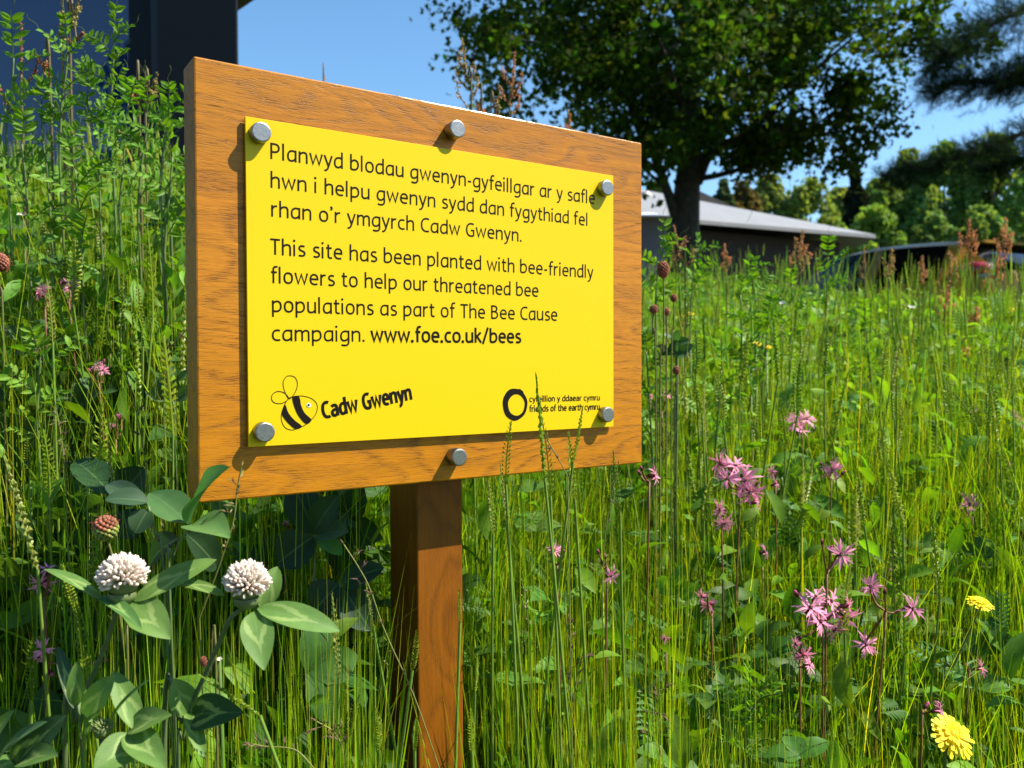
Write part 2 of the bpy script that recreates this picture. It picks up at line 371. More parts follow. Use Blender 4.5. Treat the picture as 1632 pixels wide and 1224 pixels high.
# ---- lettering: a small stroke alphabet, printed on the plate
G_ = {
 'a': (.385, ["M .335 .5 L .335 0", "M .335 .425 C .30 .452 .26 .463 .215 .463 C .10 .463 .045 .36 .045 .23 C .045 .10 .09 .037 .165 .037 C .25 .037 .305 .10 .335 .18"]),
 'A2': (.37, ["M .05 .42 C .10 .455 .14 .463 .18 .463 C .27 .463 .31 .42 .31 .33 L .31 0", "M .31 .28 L .24 .28 C .10 .28 .045 .22 .045 .15 C .045 .08 .09 .037 .16 .037 C .23 .037 .29 .08 .31 .15"]),
 'b': (.395, ["M .05 .72 L .05 .05", "M .05 .32 C .08 .42 .14 .463 .21 .463 C .30 .463 .345 .37 .345 .25 C .345 .12 .27 .037 .165 .037 C .12 .037 .08 .043 .05 .06"]),
 'c': (.315, ["M .295 .44 C .26 .457 .23 .463 .20 .463 C .10 .463 .045 .37 .045 .245 C .045 .11 .10 .037 .20 .037 C .24 .037 .27 .043 .30 .06"]),
 'd': (.385, ["M .335 .72 L .335 0", "M .335 .425 C .30 .452 .26 .463 .215 .463 C .10 .463 .045 .36 .045 .23 C .045 .10 .09 .037 .165 .037 C .25 .037 .305 .10 .335 .18"]),
 'e': (.37, ["M .05 .262 L .325 .262 C .333 .40 .27 .463 .195 .463 C .10 .463 .045 .375 .045 .245 C .045 .11 .11 .037 .21 .037 C .25 .037 .285 .045 .315 .062"]),
 'f': (.235, ["M .255 .69 C .235 .70 .21 .703 .19 .703 C .125 .703 .10 .65 .10 .57 L .10 0", "M .01 .468 L .23 .468"]),
 'g': (.385, ["M .335 .5 L .335 0 C .335 -.12 .285 -.172 .18 -.172 C .13 -.172 .09 -.162 .06 -.145", "M .335 .425 C .30 .452 .26 .463 .215 .463 C .10 .463 .045 .36 .045 .235 C .045 .11 .09 .045 .165 .045 C .25 .045 .305 .11 .335 .19"]),
 'h': (.38, ["M .05 .72 L .05 0", "M .05 .33 C .08 .41 .14 .463 .215 .463 C .29 .463 .325 .42 .325 .32 L .325 0"]),
 'i': (.13, ["M .05 .5 L .05 0", "D .05 .66"]), 'l': (.135, ["M .05 .72 L .05 0"]),
 'k': (.34, ["M .05 .72 L .05 0", "M .30 .5 L .075 .26", "M .12 .30 L .32 0"]),
 'm': (.57, ["M .05 .5 L .05 0", "M .05 .33 C .08 .41 .13 .463 .19 .463 C .26 .463 .285 .42 .285 .33 L .285 0", "M .285 .33 C .31 .41 .36 .463 .42 .463 C .49 .463 .52 .42 .52 .33 L .52 0"]),
 'n': (.38, ["M .05 .5 L .05 0", "M .05 .33 C .08 .41 .14 .463 .215 .463 C .29 .463 .325 .42 .325 .32 L .325 0"]),
 'o': (.385, ["M .19 .463 C .30 .463 .34 .37 .34 .25 C .34 .13 .30 .037 .19 .037 C .085 .037 .045 .13 .045 .25 C .045 .37 .085 .463 .19 .463 Z"]),
 'p': (.395, ["M .05 .5 L .05 -.2", "M .05 .33 C .08 .42 .14 .463 .21 .463 C .30 .463 .345 .37 .345 .25 C .345 .12 .27 .037 .165 .037 C .12 .037 .08 .043 .05 .06"]),
 'r': (.25, ["M .05 .5 L .05 0", "M .05 .31 C .08 .41 .13 .463 .185 .463 C .205 .463 .22 .461 .235 .456"]),
 's': (.30, ["M .265 .44 C .23 .457 .205 .463 .175 .463 C .10 .463 .065 .42 .065 .365 C .065 .295 .11 .275 .17 .25 C .235 .222 .27 .20 .27 .14 C .27 .075 .22 .037 .15 .037 C .11 .037 .075 .043 .045 .06"]),
 't': (.255, ["M .10 .63 L .10 .14 C .10 .07 .13 .037 .18 .037 C .205 .037 .225 .041 .245 .05", "M .01 .468 L .235 .468"]),
 'u': (.38, ["M .05 .5 L .05 .18 C .05 .08 .09 .037 .16 .037 C .235 .037 .295 .08 .325 .16", "M .325 .5 L .325 0"]),
 'w': (.52, ["M .025 .5 L .14 .035 L .26 .44 L .38 .035 L .495 .5"]),
 'y': (.335, ["M .02 .5 L .175 .03", "M .315 .5 L .18 .02 C .14 -.12 .10 -.172 .015 -.168"]),
 '-': (.22, ["M .03 .25 L .19 .25"]), '.': (.13, ["D .05 .045"]), "'": (.13, ["D .06 .675", "M .085 .68 C .085 .61 .07 .58 .03 .55"]),
 '/': (.29, ["M .01 -.06 L .265 .74"]), ' ': (.17, []),
 'P': (.40, ["M .06 .68 L .06 0", "M .06 .643 L .17 .643 C .29 .643 .34 .58 .34 .48 C .34 .37 .27 .305 .16 .305 L .06 .305"]),
 'T': (.37, ["M .005 .643 L .365 .643", "M .185 .643 L .185 0"]),
 'B': (.41, ["M .06 .68 L .06 0", "M .06 .643 L .17 .643 C .27 .643 .31 .59 .31 .51 C .31 .42 .25 .37 .16 .37 L .06 .37", "M .16 .37 C .29 .37 .345 .29 .345 .205 C .345 .10 .28 .037 .16 .037 L .06 .037"]),
 'C': (.40, ["M .385 .615 C .34 .638 .31 .645 .27 .645 C .12 .645 .05 .52 .05 .34 C .05 .15 .12 .035 .27 .035 C .31 .035 .35 .043 .385 .06"]),
 'G': (.44, ["M .385 .615 C .34 .638 .31 .645 .27 .645 C .12 .645 .05 .52 .05 .34 C .05 .15 .12 .035 .26 .035 C .31 .035 .35 .045 .385 .065", "M .385 .045 L .385 .315 L .25 .315"]),
}
def strokes(cmds):
    out = []
    for c in cmds:
        tk = c.split(); i = 0; cur = None; path = []
        while i < len(tk):
            k = tk[i]
            if k == 'D': out.append(('D', (float(tk[i+1]), float(tk[i+2])))); i += 3; continue
            if k in 'ML': cur = (float(tk[i+1]), float(tk[i+2])); path.append(cur); i += 3
            elif k == 'C':
                q = [float(t) for t in tk[i+1:i+7]]
                for s_ in range(1, 11):
                    t = s_/10; a_ = (1-t)**3; b_ = 3*(1-t)**2*t; c_ = 3*(1-t)*t*t; d_ = t**3
                    path.append((a_*cur[0]+b_*q[0]+c_*q[2]+d_*q[4], a_*cur[1]+b_*q[1]+c_*q[3]+d_*q[5]))
                cur = (q[4], q[5]); i += 7
            elif k == 'Z': i += 1
        if path: out.append(('P', path))
    return out
def stroke_poly(path, h, hx=None):
    """ribbon of half thickness h round a 2-D path, mitred"""
    n = len(path); L_ = []; R_ = []; closed = math.dist(path[0], path[-1]) < 1e-6
    for i in range(n):
        p = path[i]
        a = path[i-1] if i > 0 else (path[-2] if closed else None); b = path[i+1] if i < n-1 else (path[1] if closed else None)
        def dr(u, v): l = math.dist(u, v) or 1e-9; return ((v[0]-u[0])/l, (v[1]-u[1])/l)
        d0 = dr(a, p) if a else dr(p, b); d1 = dr(p, b) if b else d0
        nx_, ny_ = -(d0[1]+d1[1]), (d0[0]+d1[0]); l = math.hypot(nx_, ny_) or 1e-9; nx_ /= l; ny_ /= l
        k = min(1.9, 1/max(.3, nx_*-d0[1]+ny_*d0[0])); o = (nx_*h*k, ny_*h*k)
        L_.append((p[0]+o[0], p[1]+o[1])); R_.append((p[0]-o[0], p[1]-o[1]))
    return L_, R_
def write(text, a_px, b_px, cap_px, weight=.040, alt=False, name='lettering', width=None, track=0.0):
    """text on the plate from photo point a (baseline left) to b (baseline right); cap_px = point at capital height above a"""
    A = Vector(on_plane(*a_px, -.0001)); B_ = Vector(on_plane(*b_px, -.0001)); Cp = Vector(on_plane(*cap_px, -.0001))
    ux = (B_-A); W_ = ux.length; ux.normalize(); uy = Vector((-ux.y, ux.x)); sy = (Cp-A).dot(uy)/.68
    x = 0; items = []
    for ch in text:
        w, cm = G_['A2' if (ch == 'a' and alt) else ch]; items.append((x, cm)); x += w+.048+track
    x -= .048+track+.035; x0 = .02; sx = W_/(x-x0)
    mb = MB(); lift = 0
    for ox, cm in items:
        for kind, dat in strokes(cm):
            lift += 1; yy = -.00012-(lift % 5)*.00001
            def T(q): v = A+ux*((q[0]+ox-x0)*sx)+uy*(q[1]*sy); return (v.x, yy, v.y)
            asp = sy/sx
            if kind == 'D':
                r = weight*1.35; vs = [T((dat[0]+r*asp*math.cos(t*math.pi/8), dat[1]+r*math.sin(t*math.pi/8))) for t in range(16)]
                mb.add(vs, [tuple(range(16))]); continue
            pth = [(p[0]/asp, p[1]) for p in dat]                # even thickness in real millimetres
            Lp, Rp = stroke_poly(pth, weight); n = len(pth)
            mb.add([T((p[0]*asp, p[1])) for p in Lp]+[T((p[0]*asp, p[1])) for p in Rp], [(i, i+1, n+i+1, n+i) for i in range(n-1)])
    print(text, 'sx/sy %.3f' % (sx/sy), 'cap mm %.2f' % (sy*.68*1000))
    return mb.build(name, M['ink'], plate, smooth=False)
write("Planwyd blodau gwenyn-gyfeillgar ar y safle", (430.8, 253), (947.5, 325.5), (430.8, 227.2))
write("hwn i helpu gwenyn sydd dan fygythiad fel", (431.5, 299), (936.5, 360.2), (431.5, 273.6))
write("rhan o'r ymgyrch Cadw Gwenyn.", (432.5, 345), (831.3, 385.3), (432.5, 319.8))
write("This site has been planted with bee-friendly", (431.5, 405.5), (944.5, 443.6), (431.5, 379.8))
write("flowers to help our threatened bee", (432.5, 451), (857.5, 473.2), (432.5, 425.5))
write("populations as part of The Bee Cause", (433.8, 497.3), (887.6, 511.5), (433.8, 471.7))
write("campaign.", (433.8, 543.4), (581.3, 544.6), (433.8, 518.0))
write("www.foe.co.uk/bees", (591.8, 544.8), (829.3, 546.8), (591.8, 520.3), weight=.056)
def Zp(x, y): return (x/4.709+380, y/4.709+560)
write("Cadw Gwenyn", Zp(640, 505), Zp(1300, 362), Zp(612, 385), weight=.066, alt=True, track=.01)
def Zq(x, y): return (x/4.709+700, y/4.709+560)
write("cyfeillion y ddaear cymru", Zq(678, 380), Zq(1204, 367), Zq(678, 336), weight=.062, alt=True)
write("friends of the earth cymru", Zq(678, 455), Zq(1204, 437), Zq(678, 408), weight=.062, alt=True)
def art(name, polys, m='ink', lift=0, parent=None):
    mb = MB()
    for k, (kind, pts, w) in enumerate(polys):
        q = [on_plane(*p, -.0001) for p in pts]; yy = -.00012-(k+lift)*.00002
        if kind == 'line':
            Lp, Rp = stroke_poly(q, w); n = len(q)
            mb.add([(p[0], yy, p[1]) for p in Lp+Rp], [(i, i+1, n+i+1, n+i) for i in range(n-1)])
        elif kind == 'fill': mb.add([(p[0], yy, p[1]) for p in q], [tuple(range(len(q)))])
        else:                                       # ring: pts outer + inner of the same count
            n = len(q)//2; mb.add([(p[0], yy, p[1]) for p in q], [(i, (i+1) % n, n+(i+1) % n, n+i) for i in range(n)])
    return mb.build(name, M[m], parent or plate, smooth=False)
def sm(pts, closed=True, n=5):
    if closed: pts = pts[-2:]+pts+pts[:3]
    s_ = spline([(p[0], p[1], 0) for p in pts], n); s_ = [(p.x, p.y) for p in s_]
    return s_[2*n:-(2*n)] if closed else s_
lw = .00024
body = [(375, 355), (410, 341), (470, 334), (540, 350), (583, 385), (592, 430), (575, 480), (545, 515), (500, 553), (440, 580), (400, 590), (355, 575), (328, 535), (322, 480), (340, 415)]
w1 = [(378, 355), (347, 300), (335, 235), (358, 192), (390, 183), (426, 197), (443, 240), (433, 292), (405, 338)]
w2 = [(375, 350), (348, 314), (300, 300), (260, 318), (248, 352), (265, 382), (310, 392), (352, 378)]
s1 = sm([(404, 346), (455, 339), (472, 410), (500, 465), (548, 513), (510, 545), (462, 500), (428, 440)])
s2 = sm([(352, 400), (375, 460), (420, 515), (476, 562), (430, 583), (380, 545), (345, 505), (326, 470), (335, 428)])
def zz(l, f): return [f(*p) for p in l]
cl = lambda l: l+[l[0]]
art('bee_emblem', [('line', zz(cl(sm(body)), Zp), lw), ('line', zz(cl(sm(w1)), Zp), lw), ('line', zz(cl(sm(w2)), Zp), lw), ('fill', zz(s1, Zp), 0), ('fill', zz(s2, Zp), 0)])
cir = lambda x, y, r, f, rx=1: [f(x+r*rx*math.cos(t*.3927), y+r*math.sin(t*.3927)) for t in range(16)]
art('bee_eye', [('fill', cir(528, 403, 17, Zp), 0)], 'white', 6); art('bee_pupil', [('fill', cir(526, 403, 9, Zp), 0)], 'ink', 9)
n = 48; outer = []; inner = []
for k in range(n):
    t = 2*math.pi*k/n; wob = 1+.018*math.sin(3*t+1)+.01*math.sin(7*t)
    outer.append(Zq(568+93*wob*math.cos(t), 398-121*wob*math.sin(t))); inner.append(Zq(579+62*math.cos(t)*(1+.02*math.sin(5*t)), 402-80*math.sin(t)))
art('ring_emblem', [('ring', outer+inner, 0), ('fill', zz([(575, 288), (605, 280), (628, 298), (639, 325), (634, 345), (617, 332), (600, 322)], Zq), 0)])

# ------------------------------------------------------------------ buildings
# dark glazed building at the left
D = 6.0
gb = empty('glass_building', (P(379, 612, D).x, D, gz(-2, D)), label='dark blue glazed building rising behind the bank at the left edge', cat='building')
def child(mb, name, m, par, smooth=False):
    o = mb.build(name, m, par, smooth); o.matrix_parent_inverse = Matrix.Translation(-par.location); return o
xc = P(379, 300, D).x; xg = P(254, 300, D).x; z0 = gz(-2.5, D)-.6; zr = CZ+3.3
navy = simple('dark_navy_cladding', (.004, .0065, .012), .6, spec=.25, noise=.08, nscale=3)
fr = simple('window_frame_metal', (.006, .008, .014), .4, noise=.1)
mb = MB(); mb.box((xg, D, z0), (xc, D+.04, zr)); child(mb, 'corner_column', navy, gb)
mb = MB(); mb.box((xg-.055, D+.02, z0), (xg-.001, D+.13, zr)); child(mb, 'window_frame', fr, gb)
gl = glass_dark('tinted_glass', (.004, .018, .085), .02, .7)
for k in range(4):
    x1 = xg-.056-k*1.8; mb = MB(); mb.box((x1-1.74, D+.07, z0), (x1, D+.085, zr)); child(mb, 'window_pane', gl, gb)
    mb = MB(); mb.box((x1-1.799, D+.02, z0), (x1-1.741, D+.13, zr)); child(mb, 'window_frame', fr, gb)
mb = MB(); q_ = [(xc-.012, D+.045), (xc-2.9, D+7), (xg-7.4, D+7), (xg-7.4, D+.30)]
mb.add([(x, y, z0) for x, y in q_]+[(x, y, zr) for x, y in q_], [(0, 1, 5, 4), (1, 2, 6, 5), (2, 3, 7, 6), (3, 0, 4, 7), (4, 5, 6, 7)]); child(mb, 'rear_wall', navy, gb)
mb = MB(); z_ = P(380, 22, 6.8).z
pl = [(-2.06, 6.375), (-1.6, 6.15), (-2.22, 6.80), (-4.9, 9.6), (-4.95, 9.2)]
vs = [(x, y, z_) for x, y in pl]+[(x, y, z_+.22) for x, y in pl]; n = len(pl)
mb.add(vs, [tuple(range(n-1, -1, -1)), tuple(range(n, 2*n))]+[(i, (i+1) % n, n+(i+1) % n, n+i) for i in range(n)])
child(mb, 'roof_overhang', simple('brown_soffit', (.16, .12, .09), .7, noise=.15), gb)

# low building with a grey hipped roof behind the tree
zb = .66
lb = empty('low_building', (5.0, 16.5, zb), label='low dark building with a pale grey sheet metal roof behind the maple', cat='building')
C0 = P(1396, 374, 16.6); E0 = P(960, 336, 14.05); E0.z = C0.z
zE = C0.z; H0 = P(960, 290, 20.5); BK = Vector((C0.x+.8, 25.5, zE)); BL = Vector((E0.x-.4, 25.5, zE))
H1 = Vector((H0.x, H0.y, H0.z))
roofm = simple('grey_sheet_roof', (.21, .215, .225), .6, noise=.08, nscale=4)
mb = MB(); t = .07
def slab(a, b, c): 
    d_ = Vector((0, 0, -t)); mb.add([a, b, c, a+d_, b+d_, c+d_], [(0, 1, 2), (5, 4, 3), (0, 3, 4, 1), (1, 4, 5, 2), (2, 5, 3, 0)])
slab(E0, C0, H1); slab(C0, BK, H1); slab(BK, BL, H1); slab(BL, E0, H1); child(mb, 'roof', roofm, lb)
dk = simple('dark_brown_wall', (.030, .022, .02), .8, noise=.2, nscale=5)
mb = MB(); x0, x1 = E0.x+.6, C0.x-.5
vs = [(x0, E0.y+.75, zb-.2), (x1, C0.y+.55, zb-.2), (x1, 25, zb-.2), (x0, 25, zb-.2)]; vs += [(a, b, zE-.08) for a, b, _ in vs]
mb.add(vs, [(0, 1, 5, 4), (1, 2, 6, 5), (2, 3, 7, 6), (3, 0, 4, 7)]); child(mb, 'wall', dk, lb)
# pale rendered building to the left of the trunk
ph = empty('pale_building', (2.2, 13.4, zb), label='pale lavender rendered building with a white roof left of the maple trunk', cat='building')
a = P(985, 307, 12.6); b = P(1066, 309, 12.6); e = P(1066, 345, 12.6)
mb = MB(); mb.box((a.x-2.5, 12.75, zb-.2), (b.x, 16.0, e.z)); child(mb, 'wall', simple('lavender_render', (.30, .29, .37), .8, noise=.08), ph)
mb = MB(); mb.add([(a.x-2.6, 12.55, e.z+.003), (b.x+.08, 12.55, e.z+.003), (b.x+.08, 15.6, b.z+.28), (a.x-2.6, 15.6, b.z+.28), (a.x-2.6, 15.6, e.z+.003), (b.x+.08, 15.6, e.z+.003)],
       [(0, 1, 2, 3), (1, 5, 2), (0, 3, 4), (3, 2, 5, 4), (0, 4, 5, 1)]); child(mb, 'roof', simple('white_roof', (.78, .78, .76), .5, noise=.04), ph)
mb = MB(); c = P(1027, 309, 13.9); mb.ball((c.x, 13.9, c.z-.02), .09, 10, 6, sq=(1.3, 1, .8)); child(mb, 'roof_vent', simple('white_vent', (.7, .7, .7), .5), ph, True)
# brown roofed house further off
hs = empty('brown_roofed_house', (7, 27, zb), label='house with a brown tiled gable roof showing above the grey roof', cat='building')
a = P(1112, 303, 27); b = P(1172, 332, 27)
mb = MB(); zt, ze = a.z, b.z-.2; x0, x1 = a.x-2.2*(a.x and 1), b.x+.5
mb.add([(x0, 27, ze), (x1, 27, ze), (a.x, 27, zt), (x0, 33, ze), (x1, 33, ze), (a.x, 33, zt)], [(0, 1, 2), (1, 4, 5, 2), (0, 2, 5, 3), (3, 5, 4)])
child(mb, 'roof', simple('brown_tiles', (.16, .125, .10), .9, noise=.2, nscale=3), hs)
mb = MB(); mb.box((x0+.3, 27.3, zb-.2), (x1-.3, 32.7, ze)); child(mb, 'wall', simple('brick_wall', (.22, .12, .08), .9, noise=.2, nscale=6), hs)

# ------------------------------------------------------------------ the parked car
def build_car():
    root = empty('parked_car', label='mustard yellow hatchback with tinted windows and red tail light parked beyond the grass', cat='car')
    paint = simple('mustard_car_paint', (.42, .21, .006), .5, metal=.0, spec=.3, coat=.15)
    glassm = glass_dark('car_glass', (.006, .006, .006), .10, .25)
    blk = simple('black_rubber', (.015, .015, .015), .7); redm = simple('red_lens', (.45, .012, .015), .12, coat=1.0); clr = simple('clear_lens', (.25, .30, .40), .45)
    wht = simple('silver_rim', (.4, .4, .42), .35, metal=.8)
    # x forward, y left.  stations: x, z_low, z_belt, z_roof, half width at sill, belt, roof
    S = [(-2.05, .42, .80, .84, .62, .66, .60), (-1.98, .30, .86, .98, .74, .80, .62), (-1.80, .25, .93, 1.22, .80, .84, .60), (-1.50, .22, .94, 1.385, .83, .86, .60), (-1.0, .20, .93, 1.445, .84, .87, .61),
         (-.4, .19, .915, 1.47, .84, .87, .62), (.1, .19, .90, 1.455, .84, .87, .61), (.5, .19, .885, 1.36, .84, .87, .59), (.85, .19, .87, 1.16, .84, .86, .60), (1.15, .20, .85, .93, .84, .85, .62),
         (1.5, .20, .80, .84, .83, .82, .62), (1.85, .24, .72, .75, .78, .74, .58), (2.05, .34, .60, .62, .60, .56, .48)]
    def ring(s_):
        x, zl, zb_, zr_, ws, wb, wr = s_; half = [(0, zl), (ws*.8, zl), (ws, zl+.1), (ws+.02, (zl+zb_)/2), (wb, zb_), (wb-.03, zb_+.02*(zr_ > zb_+.05)), (wr+.04, zr_-.07 if zr_ > zb_+.12 else (zr_+zb_)/2), (wr*.8, zr_-.015), (0, zr_)]
        return [(x, y, z) for y, z in half]
    rings = [ring(s_) for s_ in S]
    # finer interpolation along the length
    fine = []
    for i in range(len(rings)-1):
        e0 = rings[max(i-1, 0)]; e1 = rings[i]; e2 = rings[i+1]; e3 = rings[min(i+2, len(rings)-1)]
        for k in range(4):
            t = k/4; fine.append([tuple(.5*((2*b)+(c-a)*t+(2*a-5*b+4*c-d)*t*t+(3*b-a-3*c+d)*t**3) for a, b, c, d in zip(e0[q], e1[q], e2[q], e3[q])) for q in range(9)])
    fine.append(rings[-1])
    bodyb = MB(); panes = {}; nR = len(fine)
    for side in (1, -1):
        vs = [(x, y*side, z) for r_ in fine for x, y, z in r_]
        fb = []
        for i in range(nR-1):
            xm = (fine[i][0][0]+fine[i+1][0][0])/2
            for q in range(8):
                f = (i*9+q, (i+1)*9+q, (i+1)*9+q+1, i*9+q+1)
                if side < 0: f = f[::-1]
                dg = q == 5 and ((-1.42 < xm < -.52) or (-.40 < xm < .62))
                scr = (q in (6, 7)) and (.32 < xm < 1.12 or -1.93 < xm < -1.55)
                (panes.setdefault(('d', side, xm > -.46) if dg else ('s', xm > 0), []).append([vs[t_] for t_ in f]) if (dg or scr) else fb.append(f))
        bodyb.add(vs, fb)
    for cp, rev in ((fine[0], False), (fine[-1], True)):
        vs = [(x, y, z) for x, y, z in cp]+[(x, -y, z) for x, y, z in cp[::-1]]; bodyb.add(vs, [tuple(range(len(vs)))])
    pr = []
    bodyb.build('car_body', paint, root)
    for key, fl in panes.items():
        w_ = MB()
        for f4 in fl: w_.add(f4, [(0, 1, 2, 3)])
        nm_ = 'side_window' if key[0] == 'd' else ('windscreen' if key[1] else 'rear_window')
        bb_ = __import__('bmesh').new(); me_ = w_.mesh(nm_, glassm); bb_.from_mesh(me_); __import__('bmesh').ops.remove_doubles(bb_, verts=bb_.verts, dist=1e-4); bb_.to_mesh(me_); bb_.free(); link(nm_, me_, root)
    for y in (1, -1):
        tl = MB(); tl.ball((-1.80, .735*y, 1.03), .22, 12, 8, sq=(.75, .55, .40)); tl.build('tail_light', redm, root)
        cl_ = MB(); cl_.ball((-1.87, .735*y, .955), .13, 10, 6, sq=(.7, .52, .35)); cl_.build('reversing_light', clr, root)
        mr = MB(); mr.ball((.72, .96*y, .98), .11, 10, 6, sq=(.7, 1, .7)); mr.build('wing_mirror', paint, root)
        hl = MB(); hl.ball((1.83, .6*y, .66), .17, 10, 6, sq=(.8, .8, .45)); hl.build('headlight', clr, root)
        for x in (-1.3, 1.25):
            w = MB(); n = 24
            for rr, yy0, yy1, m_ in ((.31, .70, .87, 0),):
                w.tube([(x, yy0*y, .31), (x, yy1*y, .31)], rr, n, (1, 1, 1), True)
            wo = w.build('wheel', blk, root, False); w2_ = MB(); w2_.tube([(x, .868*y, .31), (x, .876*y, .31)], .2, 20); w2_.build('rim', wht, wo, False)
    sp = MB(); sp.box((-1.74, -.56, 1.335), (-1.50, .56, 1.365)); sp.build('roof_spoiler', paint, root, False)
    bp = MB(); bp.box((-2.09, -.6, .40), (-1.99, .6, .55)); bp.build('bumper_trim', blk, root, False)
    return root
car = build_car()
HD = R(114); tl_ = P(1556, 424, 8.75); lx, ly = -1.80, .74
car.rotation_euler = (0, 0, HD); car.location = (tl_.x-(lx*math.cos(HD)-ly*math.sin(HD)), tl_.y-(lx*math.sin(HD)+ly*math.cos(HD)), .674)
# ------------------------------------------------------------------ trees
LEAF5 = np.array([(0, 0, 0), (.32, .12, .05), (.5, .42, .1), (.22, .55, .02), (0, 1, .08), (-.22, .55, .02), (-.5, .42, .1), (-.32, .12, .05)])
LEAF5F = np.array([(0, 1, 2, 3), (0, 3, 4, 5), (0, 5, 6, 7)])
def rand_rot(n, up=None):
    q = rng.normal(size=(n, 4)); q /= np.linalg.norm(q, axis=1)[:, None]; w, x, y, z = q.T
    return np.stack([1-2*(y*y+z*z), 2*(x*y-z*w), 2*(x*z+y*w), 2*(x*y+z*w), 1-2*(x*x+z*z), 2*(y*z-x*w), 2*(x*z-y*w), 2*(y*z+x*w), 1-2*(x*x+y*y)], 1).reshape(n, 3, 3)
def scatter(T, F, pos, rot, size, col):
    """one mesh from many copies of template (T,F)"""
    n = len(pos); k = len(T)
    V = np.einsum('nij,kj->nki', rot, T)*np.asarray(size).reshape(-1, 1, 1)+pos[:, None, :]
    Q = (F[None]+(np.arange(n)*k)[:, None, None]).reshape(-1, F.shape[1])
    return V.reshape(-1, 3), Q, np.repeat(col, k, axis=0)
def cols(n, base, var=.25, hue=.15):
    c = np.tile(np.array(base), (n, 1)); k = np.exp(rng.normal(0, var, (n, 1))); c = c*k
    c[:, 0] *= np.exp(rng.normal(0, hue, n)); return np.clip(c, 0, 1)
def limb(mb, a, d, r, L, depth, out, spread=.5, upb=.15):
    pts = [a]; dd = d.normalized(); n = 5
    for i in range(n):
        dd = (dd+rv(.13)+Vector((0, 0, upb*.25))).normalized(); pts.append(pts[-1]+dd*(L/n))
    rad = [r*(1-.5*i/n) for i in range(n+1)]
    mb.tube(pts, rad, 7 if depth > 1 else 4, cap=False)
    out.append((pts[-1], depth)); 
    if depth <= 2: out.append((pts[3], depth))
    if depth == 0: return
    for k in range(3 if depth > 1 else 4):
        t = random.choice([2, 3, 4, 5]) if k else 5; q = pts[t]
        nd = (dd*.8+rv(spread)).normalized()
        limb(mb, q, nd, rad[t]*.66, L*random.uniform(.62, .85), depth-1, out, spread, upb)
